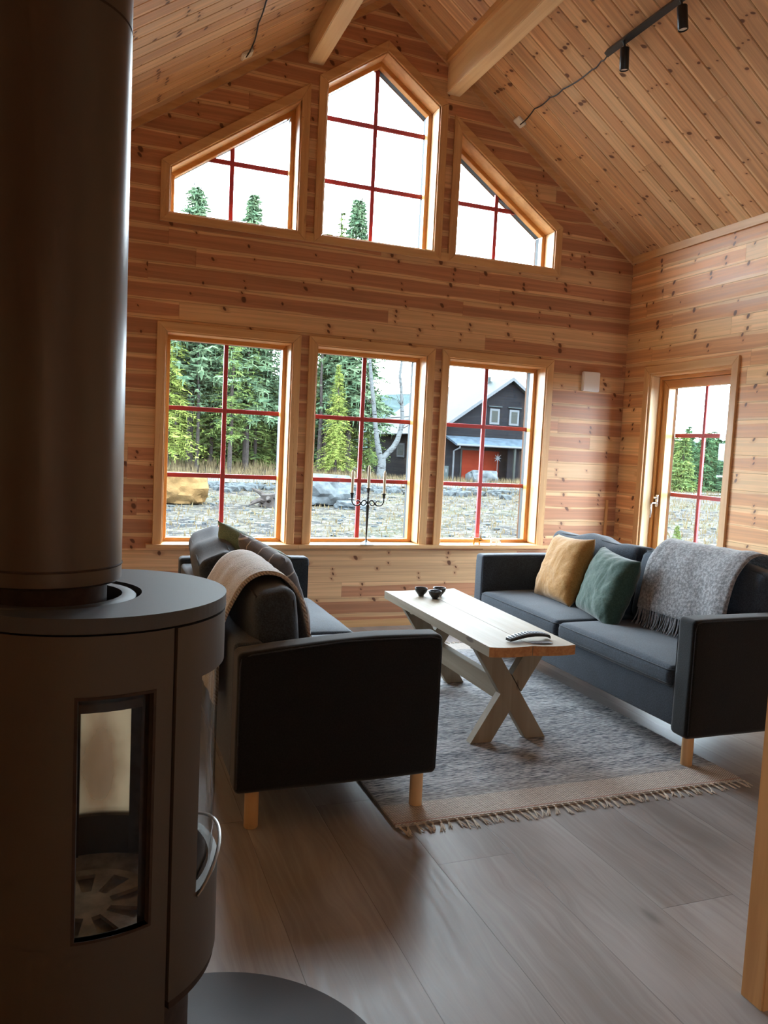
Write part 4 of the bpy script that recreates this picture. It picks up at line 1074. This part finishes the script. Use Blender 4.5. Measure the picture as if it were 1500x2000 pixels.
build('door_handle', bm, M['handle'], dr_, 60)
for h in SIDE:
    s_ = M['glass'] if h[0] < 0 else M['soot']
    arc('side_window', R0 - .018, R0 - .014, h[0] - 1, h[1] + 1, h[2] - .01, h[3] + .01, s_, st, stepd=3)
    arc('window_rim', R0 - .013, R0 + .0012, h[0] - 1.2, h[1] + 1.2, h[2] - .005, h[3] + .005, M['cast'], st, [(h[0], h[1], h[2], h[3])], stepd=3)
# firebox
arc('firebox_lining', 0.180, 0.200, 96, 264, 0.50, 1.0, M['cast'], st)
for a0, a1 in ((42, 65), (295, 318)): arc('firebox_pillar', 0.195, 0.222, a0, a1, 0.50, 1.06, M['cast'], st)
lathe('baffle_plate', [(0, 0), (.20, 0), (.20, .015), (0, .015)], M['cast'], st, 48, (0, 0, 0.945))
lathe('firebox_floor', [(0, 0), (.222, 0), (.222, .02), (.17, .008), (0, .008)], M['ash'], st, 48, (0, 0, 0.462))
go = circ(.13, 64, 0, .02); gh = []
for k in range(9):
    a = 2 * PI * k / 9 + .2; c_, s__ = math.cos(a), math.sin(a); q = []
    for r, w in ((.045, -.009), (.108, -.019), (.108, .019), (.045, .009)): q.append((r * c_ - w * s__, .02 + r * s__ + w * c_))
    gh.append(q)
plate('grate', go, gh, XY, 0.478, 0.486, M['ash'], st)
arc('front_recess', 0.185, 0.195, -60, 60, 0.02, 0.41, M['cast'], st)
bm = bmesh.new(); lathe_bm(bm, [(0, 0.008), (.215, .008), (.215, .05), (0, .05)], 64); build('plinth', bm, M['stove'], st, 40)
lathe('ash_tray_top', [(0, 0), (.222, 0), (.222, .012), (0, .012)], M['cast'], st, 64, (0, 0, .402))
lathe('ember_tray', [(0, 0), (.226, 0), (.226, .006), (0, .006)], M['cast'], st, 64, (0, 0, .448))

pp = thing('flue_pipe', 'wide dark steel flue pipe rising from the wood stove to the ceiling', 'flue pipe', (-.075, 1.50, 1.087))
PR = 0.125
lathe('outer_pipe', [(.100, .052), (PR - .004, .052), (PR, .056), (PR, 1.010)], M['pipe'], pp, 96)
up_ = lathe('outer_pipe', [(PR, 1.0145), (PR, 2.26)], M['pipe'], pp, 96)
for v in up_.data.vertices:
    if v.co.z > 2: v.co.z = zc(v.co.x - .075) - 1.087 - 0.004
lathe('seam_ring', [(PR - .002, 1.008), (PR - .002, 1.018)], M['cast'], pp, 96)
lathe('inner_pipe', [(.100, 0.003), (.100, .9)], M['cast'], pp, 64)
lathe('lower_band', [(PR + .0006, .080), (PR + .0014, .081), (PR + .0014, .083), (PR + .0006, .084)], M['cast'], pp, 96)
hp_ = lathe('floor_plate', [(0, 0), (.430, 0), (.4345, .002), (.4345, .005), (.432, .007), (0, .007)], M['plate'], None, 128, (0.2307, 1.518, 0.0005))
tag(hp_, 'dark grey round steel floor plate under the wood stove', 'floor plate')

#OUTDOORS
# ================================================================== OUTDOORS
def smst(a, b, x): t = max(0, min(1, (x - a) / (b - a))); return t * t * (3 - 2 * t)
def gz(x, y):
    z = -0.4 + 0.42 * smst(38.5, 42.5, y) * (1 - smst(11, 16, x))
    z += 0.05 * noise.noise(Vector((x * .25, y * .25, 0))) * smst(7, 14, y)
    return z
bm = bmesh.new(); nx, ny = 120, 100; g = []
for i in range(nx + 1):
    r = []
    for j in range(ny + 1):
        x = -60 + 200 * i / nx; y = 6.1 + 130 * (j / ny) ** 1.6 if x < 6 or True else 0
        r.append(bm.verts.new((x, y, gz(x, y))))
    g.append(r)
for i in range(nx):
    for j in range(ny): bm.faces.new((g[i][j], g[i + 1][j], g[i + 1][j + 1], g[i][j + 1]))
v = [bm.verts.new(p) for p in ((4.9, -60, -.4), (140, -60, -.4), (140, 6.2, -.4), (4.9, 6.2, -.4))]; bm.faces.new(v)
v = [bm.verts.new(p) for p in ((-60, 6.0, -.42), (140, 6.0, -.42), (140, 6.4, -.42), (-60, 6.4, -.42))]; bm.faces.new(v)
struct(build('ground', bm, M['ground'], None, 80))
bm = bmesh.new(); L0 = []; L1 = []
for i in range(70):
    x = -40 + 2.0 * i; c = 33.6 + 0.10 * (x - 5) if x < 24 else 35.5 + 0.02 * (x - 24)
    L0.append(bm.verts.new((x, c, gz(x, c) + .055))); L1.append(bm.verts.new((x, c + 3.6, gz(x, c + 3.6) + .055)))
for i in range(69): bm.faces.new((L0[i], L0[i + 1], L1[i + 1], L1[i]))
bmesh.ops.recalc_face_normals(bm, faces=bm.faces[:])
struct(build('gravel_road', bm, M['road']))

def rock_bm(bm, c, sx, sy, sz, seed, sub=3, rough=0.35):
    b = bmesh.new(); bmesh.ops.create_icosphere(b, subdivisions=sub, radius=1.0)
    vm = {}
    for v in b.verts:
        n = v.co.normalized(); k = 1 + rough * noise.noise(n * 1.3 + Vector((seed, seed * .7, 0))) + rough * .35 * noise.noise(n * 3.5 + Vector((0, seed, 2)))
        p = n * k; p = Vector((max(-.82, min(.82, p.x)), p.y, max(-.5, min(.75, p.z))))
        vm[v] = bm.verts.new((c[0] + p.x * sx, c[1] + p.y * sy, c[2] + p.z * sz))
    for f in b.faces: bm.faces.new([vm[v] for v in f.verts])
    b.free()
def boulder(x, y, z, sx, sy, sz, seed, mat, label, group=None):
    bm = bmesh.new(); rock_bm(bm, (0, 0, 0), sx, sy, sz, seed, 4, .4); o = build('boulder', bm, mat, None, 30); o.location = (x, y, z); return tag(o, label, 'boulder', group)
boulder(2.05, 22.3, -.02, 1.12, .8, .66, 3.1, M['rock_orange'], 'large ochre-stained boulder on the ground outside the lower left window')
boulder(6.45, 23.0, 0.0, 1.15, .9, .70, 8.4, M['rock'], 'large pale blue-grey boulder outside the left part of the middle window')
boulder(7.1, 21.6, -.33, .55, .4, .22, 2.2, M['rock'], 'low flat grey rock lying in front of the blue-grey boulder')
boulder(20.2, 38.4, .02, .95, .7, .62, 5.5, M['rock'], 'pale grey boulder in front of the orange-red door of the dark house')
bm = bmesh.new(); rnd = random.Random(11)
for k in range(420):
    x = rnd.uniform(-6, 22); y = 30.2 + 0.10 * (x - 5) + rnd.gauss(0, 1.0); s_ = rnd.uniform(.10, .27)
    rock_bm(bm, (x, y, gz(x, y) + s_ * .3), s_ * rnd.uniform(.8, 1.5), s_, s_ * rnd.uniform(.6, 1), k * .37, 1, .5)
o = build('rubble', bm, M['rubble']); tag(o, 'band of broken grey rubble stones along the gravel road', 'rubble', kind='stuff')
# stump with roots
stp = thing('tree_stump', 'weathered uprooted tree stump on the ground outside the left window', 'tree stump', (4.7, 21.8, gz(4.7, 21.8)))
bm = bmesh.new(); tube_bm(bm, [(0, 0, 0), (.02, 0, .2), (0, 0, .36)], [.34, .24, .26], 12); build('trunk', bm, M['bark'], stp, 50)
for k in range(9):
    a = k * .7 + .2; L_ = rnd.uniform(.4, .8); bm = bmesh.new(); h = rnd.uniform(.05, .5) if k != 3 else .7
    tube_bm(bm, [(0, 0, .1), (L_ * .5 * math.cos(a), L_ * .5 * math.sin(a), .16 + h * .3), (L_ * math.cos(a), L_ * math.sin(a), h * .7)], [.10, .07, .02], 7); build('root', bm, M['bark'], stp, 50)

# dry grass: clumps of blades (stuff)
def blades(name, regions, label, seed, hmin=.2, hmax=.6, mat=None):
    rnd = random.Random(seed); V = []; F = []
    for (x0, x1, y0, y1, n) in regions:
        for _ in range(n):
            x = rnd.uniform(x0, x1); y = rnd.uniform(y0, y1); z = gz(x, y); h = rnd.uniform(hmin, hmax); w = rnd.uniform(.008, .02); dx = rnd.uniform(-.25, .25) * h; dy = rnd.uniform(-.2, .2) * h; a = rnd.uniform(0, PI)
            c, s_ = math.cos(a) * w, math.sin(a) * w; k = len(V)
            V += [(x - c, y - s_, z), (x + c, y + s_, z), (x + dx * .5 + c * .7, y + dy * .5 + s_ * .7, z + h * .6), (x + dx * .5 - c * .7, y + dy * .5 - s_ * .7, z + h * .6), (x + dx, y + dy, z + h)]
            F += [(k, k + 1, k + 2, k + 3), (k + 3, k + 2, k + 4)]
    me = bpy.data.meshes.new(name); me.from_pydata(V, [], F); o = link(name, me, mat or M['straw']); return tag(o, label, 'grass', kind='stuff')
blades('dry_grass', [(-8, 15, 37.8, 42.5, 7000), (10, 24, 36.9, 39.6, 3500), (-6, 22, 30.5, 33, 900)], 'tall dry straw-coloured grass between the gravel road and the trees', 1)
blades('dry_grass', [(24, 52, 33, 44, 6000), (14, 40, 14, 30, 1500)], 'dry grass field outside the glazed patio door', 2, .1, .32)

blades('ground_litter', [(-4, 20, 11.5, 20, 3800), (-6, 26, 20, 31, 4200)], 'low dry grass and twigs scattered over the bare ground outside the windows', 4, .03, .13)
bm = bmesh.new(); rnd = random.Random(12)
for k in range(700):
    x = rnd.uniform(-3, 24); y = rnd.uniform(12, 30); s_ = rnd.uniform(.02, .075)
    rock_bm(bm, (x, y, gz(x, y) + s_ * .2), s_ * rnd.uniform(.8, 1.8), s_, s_ * .6, k * .53, 1, .5)
o = build('scattered_stones', bm, M['rubble']); tag(o, 'small grey stones scattered over the ground outside the windows', 'stones', kind='stuff')
# conifers
def conifer_mesh(name, h, rmax, seed, base=0.12, dens=1.0, droop=0.35, pinelike=False, leafsize=1.0):
    rnd = random.Random(seed); V = []; F = []
    def quad(p, d, side, w):
        k = len(V); V.extend([p - side * w, p + side * w, p + d + side * w * .45, p + d - side * w * .45]); F.append((k, k + 1, k + 2, k + 3))
    z = h * base
    while z < h * .985:
        f = (z / h - base) / (1 - base)
        R_ = rmax * ((1 - f) ** .8 if not pinelike else (1 - f) ** .55 * (.45 + .8 * min(1, f * 2.2))) + .05
        for b in range(int(rnd.uniform(4, 7) * dens)):
            a = rnd.uniform(0, 2 * PI); L_ = R_ * rnd.uniform(.6, 1.1)
            d = Vector((math.cos(a), math.sin(a), 0)); side = Vector((-d.y, d.x, 0)); n = max(3, int(L_ / .16))
            up = rnd.uniform(-.1, .15)
            for i in range(n):
                t = (i + .6) / n
                if pinelike and t < .45: continue
                p = d * (L_ * t) + Vector((0, 0, z + up * L_ * t - droop * L_ * t * t + (.12 * L_ * t ** 3)))
                for sg in (-1, 1):
                    l = (.16 + .30 * (1 - t)) * rnd.uniform(.6, 1.3) * leafsize * min(1.0, .5 + L_ * .5)
                    dd = (side * sg * rnd.uniform(.6, 1) + d * rnd.uniform(.3, .9) + Vector((0, 0, rnd.uniform(-.55, .15)))).normalized() * l
                    quad(p, dd, Vector((rnd.uniform(-1, 1), rnd.uniform(-1, 1), rnd.uniform(-1, 1))).normalized(), rnd.uniform(.018, .045) * leafsize)
                if rnd.random() < .5:
                    quad(p, Vector((rnd.uniform(-.05, .05), rnd.uniform(-.05, .05), -rnd.uniform(.08, .28) * leafsize)), side, .025 * leafsize)
        z += rnd.uniform(.16, .30) * (1.5 if pinelike else 1) / max(.6, dens ** .5) * max(.7, h / 12)
    me = bpy.data.meshes.new(name); me.from_pydata([tuple(v) for v in V], [], F); return me
def trunk_mesh(h, r, seed):
    rnd = random.Random(seed); bm = bmesh.new()
    pts = [(rnd.uniform(-.05, .05) * i * .5, rnd.uniform(-.05, .05) * i * .5, h * i / 8) for i in range(9)]
    tube_bm(bm, pts, [r * (1 - .92 * i / 8) + .01 for i in range(9)], 9)
    for k in range(22):       # dead twigs on the lower stem
        z = rnd.uniform(.08, .5) * h; a = rnd.uniform(0, 2 * PI); L_ = rnd.uniform(.3, 1.3)
        tube_bm(bm, [(0, 0, z), (L_ * .5 * math.cos(a), L_ * .5 * math.sin(a), z + rnd.uniform(-.1, .15)), (L_ * math.cos(a), L_ * math.sin(a), z + rnd.uniform(-.35, .1))], [.02, .012, .005], 4)
    me = bpy.data.meshes.new('trunk'); bm.to_mesh(me); bm.free(); return me
protos = {}
def proto(key, **kw):
    tm = trunk_mesh(kw['h'], kw.pop('tr'), kw['seed']); tm.materials.append(M['bark'])
    mt = kw.pop('mat'); fm = conifer_mesh('foliage', **kw); fm.materials.append(M[mt]); protos[key] = (tm, fm)
proto('spruce_a', h=12, rmax=2.3, seed=1, tr=.15, mat='leaf_a', dens=1.5)
proto('spruce_b', h=10, rmax=2.0, seed=2, tr=.13, mat='leaf_c', dens=1.5, droop=.5)
proto('spruce_c', h=14, rmax=1.7, seed=3, tr=.16, mat='leaf_a', dens=1.3, base=.2)
proto('tall_a', h=14, rmax=2.3, seed=13, tr=.16, mat='leaf_b', dens=2.6, base=.2, leafsize=1.5)
proto('tall_b', h=14, rmax=3.4, seed=14, tr=.17, mat='leaf_b', dens=2.4, base=.3, leafsize=1.6, droop=.2)
proto('pine_a', h=14, rmax=2.2, seed=4, tr=.17, mat='leaf_b', dens=1.7, base=.42, pinelike=True, droop=.05)
proto('pine_b', h=12, rmax=1.9, seed=5, tr=.15, mat='leaf_b', dens=1.6, base=.36, pinelike=True, droop=.1)
proto('small', h=4.2, rmax=1.3, seed=6, tr=.06, mat='leaf_far', dens=1.6, base=.03, leafsize=1.3)
proto('small_b', h=4.0, rmax=1.2, seed=7, tr=.06, mat='leaf_a', dens=1.6, base=.03, leafsize=1.3)
def tree(key, x, y, s, rz, name, label, group):
    z = gz(x, y) - .05; r = thing(name, label, 'tree', (x, y, z), rz, group); r.scale = (s, s, s)
    link('trunk', protos[key][0], None, r); link('foliage', protos[key][1], None, r); return r
# two tall ones whose tops show in the upper windows, then the wood behind
tree('tall_a', 7.64, 42.0, 14.76 / 14, .3, 'spruce_tree', 'slender tall spruce whose narrow top shows right of centre in the upper left window', 'tall conifers across the road')
tree('tall_b', 4.68, 42.0, 14.7 / 14, 1.0, 'pine_tree', 'tall bushy pine whose crown shows at the left of the upper left window', 'tall conifers across the road')
tree('tall_a', 13.45, 42.0, 15.6 / 14, 2.0, 'spruce_tree', 'tallest spruce seen through the bottom of the upper centre window', 'tall conifers across the road')
tree('spruce_c', 12.72, 42.6, 14.9 / 14, 2.6, 'spruce_tree', 'second spruce just left of the tallest one in the upper centre window', 'tall conifers across the road')
tree('spruce_c', 12.05, 42.8, 13.6 / 14, 1.2, 'spruce_tree', 'lowest of three spruce tops at the left of the upper centre window', 'tall conifers across the road')
rnd = random.Random(21)
def wood(n, x0, x1, y0, y1, keys, name, label, group, smin, smax, mind=1.0):
    pts = []; c = 0; t = 0
    while c < n and t < n * 60:
        t += 1; x = rnd.uniform(x0, x1); y = rnd.uniform(y0, y1)
        if any((x - a) ** 2 + (y - b) ** 2 < mind for a, b in pts): continue
        pts.append((x, y)); k = rnd.choice(keys); tree(k, x, y, rnd.uniform(smin, smax), rnd.uniform(0, 6.28), name, label, group); c += 1
wood(30, 2.0, 15.0, 42.5, 52, ['spruce_a', 'spruce_b', 'spruce_c', 'pine_b', 'pine_a'], 'conifer', 'conifer in the wood across the road, seen through the left and middle windows', 'conifers of the wood across the road', .62, .80)
wood(24, -6, 14, 52, 66, ['spruce_a', 'spruce_b', 'spruce_c'], 'conifer', 'conifer at the back of the wood behind the first rows of trees', 'conifers at the back of the wood', .70, .88, 1.6)
wood(6, 2.6, 12.4, 39.9, 41.5, ['pine_a', 'pine_b', 'spruce_c'], 'conifer', 'conifer with a bare lower trunk at the roadside edge of the wood', 'conifers at the roadside edge of the wood', .66, .76, 2.0)
tree('spruce_b', 3.35, 40.3, 1.0, .4, 'spruce_tree', 'yellow-green spruce at the left edge of the lower left window', None)
tree('spruce_b', 12.1, 39.9, .62, .9, 'spruce_tree', 'drooping yellow-green spruce left of the red bar in the middle window', None)
tree('spruce_a', 14.9, 42.6, .60, 1.9, 'spruce_tree', 'spruce standing between the birch and the dark house', None)
wood(26, 2, 14.5, 44, 52, ['small_b', 'small'], 'undergrowth_spruce', 'short young spruce between the trunks of the wood across the road', 'short spruces in the wood', 1.1, 1.7, 1.0)
wood(210, 32, 80, 38.0, 52, ['small', 'small_b', 'small'], 'young_spruce', 'young spruce in the dense thicket seen through the patio door', 'young spruces beyond the patio door', .80, 1.05, .45)
tree('small_b', 11.15, 12.6, .15, .3, 'spruce_sapling', 'small spruce sapling on the ground just outside the patio door', None)

# birch
bi = thing('birch_tree', 'white-barked birch with a forked trunk seen in the middle window', 'tree', at(744, 927, 38.5))
b0 = Vector(at(744, 927, 38.5))
def bp2(px, py): return Vector(at(px, py, 38.5)) - b0
tube('trunk', [(0, 0, -.3), (0, 0, .1), bp2(746, 905), bp2(746, 895)], [.26, .24, .22, .20], M['birch_bark'], bi, 14)
tube('stem', [bp2(746, 900), bp2(741, 888), bp2(737, 865), bp2(734, 840), bp2(730, 790), bp2(726, 750), bp2(722, 700), bp2(721, 640)], [.17, .16, .14, .12, .11, .10, .08, .05], M['birch_bark'], bi, 12)
tube('stem', [bp2(746, 898), bp2(754, 888), bp2(768, 874), bp2(776, 860), bp2(783, 838), bp2(786, 815), bp2(785, 793), bp2(784, 760), bp2(781, 734), bp2(784, 712), bp2(787, 660)], [.15, .15, .15, .14, .12, .10, .09, .085, .08, .07, .04], M['birch_bark'], bi, 12)
rnd = random.Random(31); 
for k in range(16):
    s_ = rnd.choice(((783, 838), (785, 793), (781, 734), (730, 790), (726, 750))); q = bp2(*s_); d = Vector((rnd.uniform(-1, 1), rnd.uniform(-.6, .6), rnd.uniform(.2, .9))) * rnd.uniform(.4, 1.1)
    tube('twig', [q, q + d * .5, q + d + Vector((0, 0, .1))], [.025, .015, .006], M['bark'], bi, 5)

# neighbouring house
HX0, HX1, HXR, HY0, HY1, HG = 18.25, 27.2, 22.70, 40.4, 51.8, -0.45
ho = thing('house', 'dark board-clad house with a pale metal gable roof and orange-red doors across the road', 'house', (HXR, HY0, HG))
ho_off = Vector((HXR, HY0, HG))
def hpart(o): o.parent = ho; o.matrix_parent_inverse = Matrix.Translation(-ho_off); return o
def hz(x): return 5.888 - 0.704 * abs(x - HXR)
hpart(plate('walls', [(HX0, HG), (HX1, HG), (HX1, hz(HX1) - .12), (HXR, 5.76), (HX0, hz(HX0) - .12)], [], XZ, HY0, HY1, M['clad']))
for sg in (-1, 1):
    bm = bmesh.new(); xe = HXR + sg * 4.87
    pl_ = [(HXR, 5.888), (xe, hz(xe)), (xe, hz(xe) - .10), (HXR, 5.788)]
    plate_bm(bm, pl_, [], XZ, 40.0, 52.2); hpart(build('roof', bm, M['roof']))
    bm = bmesh.new(); plate_bm(bm, [(HXR, 5.93), (xe, hz(xe) + .04), (xe, hz(xe) - .16), (HXR, 5.72)], [], XZ, 39.94, 39.998); hpart(build('verge_board', bm, M['far_white']))
hpart(tube('gutter', [(17.78, 40, 2.40), (17.78, 52.2, 2.40)], .06, M['far_white'], None, 8))
hpart(tube('snow_guard', [(19.2, 43.5, 3.60), (19.2, 52, 3.60)], .035, M['far_grey'], None, 6))
hpart(bbox('vent_pipe', (22.40, 22.62, 42.6, 42.82, 5.6, 6.12), M['far_grey']))
def hwin(x0, x1, z0, z1, y=HY0):
    w = bbox('window_frame', (x0, x1, y - .06, y, z0, z1), M['far_white']); hpart(w)
    p = bbox('window_pane', (x0 + .12, x1 - .12, y - .065, y - .061, z0 + .12, z1 - .12), M['far_glass'], w)
    hpart(bbox('window_hood', (x0 - .12, x1 + .12, y - .12, y - .02, z1 + .10, z1 + .15), M['far_grey']))
hwin(21.48, 22.12, 3.15, 4.06); hwin(22.78, 23.42, 3.15, 4.06)
w = bbox('window_frame', (HX0 - .06, HX0, 45.3, 46.5, 0.95, 1.85), M['far_white']); hpart(w)
bbox('window_pane', (HX0 - .065, HX0 - .061, 45.42, 46.38, 1.07, 1.73), M['far_glass'], w)
# porch
bm = bmesh.new(); plate_bm(bm, [(40.4, 2.36), (38.9, 1.90), (38.9, 1.80), (40.4, 2.24)], [], YZ, 18.75, 25.5); hpart(build('porch_roof', bm, M['porch_roof']))
hpart(tube('porch_gutter', [(18.75, 38.85, 1.84), (25.5, 38.85, 1.84)], .06, M['far_white'], None, 8))
hpart(tube('downpipe', [(18.95, 38.88, 1.80), (18.95, 38.88, 1.68), (18.80, 39.3, 1.50), (18.80, 39.3, HG)], .05, M['far_white'], None, 8))
d1 = bbox('door', (19.85, 20.95, HY0 - .06, HY0, HG + .1, 1.58), M['far_red']); hpart(d1); bbox('door_frame', (19.75, 21.05, HY0 - .04, HY0 - .001, HG + .05, 1.70), M['far_glass'], d1)
d2 = bbox('door', (21.25, 22.25, HY0 - .06, HY0, HG + .1, 1.58), M['far_red']); hpart(d2)
for x in (22.45, 25.3): hpart(bbox('porch_post', (x, x + .12, 38.95, 39.07, HG, 1.80), M['far_glass']))
hpart(bbox('porch_wall', (22.35, 25.3, 39.5, 39.6, HG, 1.82), M['clad']))
# star decoration before the second door, heat pump, marker pole
sd = thing('star_decoration', 'white star on a thin pole beside the second orange-red door', 'decoration', (21.75, 39.6, gz(21.75, 39.6)))
tube('pole', [(0, 0, 0), (0, 0, 1.5)], .02, M['far_white'], sd, 6)
bm = bmesh.new(); pts = []
for k in range(16): r = .27 if k % 2 == 0 else .09; a = PI / 8 * k; pts.append((r * math.cos(a), 1.6 + r * math.sin(a)))
plate_bm(bm, pts, [], XZ, -.02, .02); build('star', bm, M['far_white'], sd)
hpmp = thing('heat_pump', 'grey outdoor heat pump unit by the left corner of the dark house', 'heat pump', (18.35, 39.7, HG))
bbox('casing', (-.33, .28, -.2, .15, .15, 1.08), M['far_grey'], hpmp, .02); bbox('label_plate', (.08, .18, -.206, -.2, .72, .92), M['far_white'], hpmp)
tag(tube('marker_pole', [(22.6, 38.3, .95), (22.95, 38.0, -.4)], .045, M['far_white'], None, 8), 'leaning white marker pole in front of the dark porch bay', 'pole')
# far hill with forest
bm = bmesh.new(); top = []; bot = []
for i in range(90):
    x = -160 + 6 * i; h = 7 + 10 * smst(-40, 60, x) * (1 - smst(120, 200, x)) + 4 * noise.noise(Vector((x * .02, 0, 0))) + .8 * noise.noise(Vector((x * .6, 1, 0)))
    bot.append(bm.verts.new((x, 150, -1))); top.append(bm.verts.new((x, 230, h + 3)))
for i in range(89): bm.faces.new((bot[i], bot[i + 1], top[i + 1], top[i]))
struct(build('hills', bm, M['hill']))
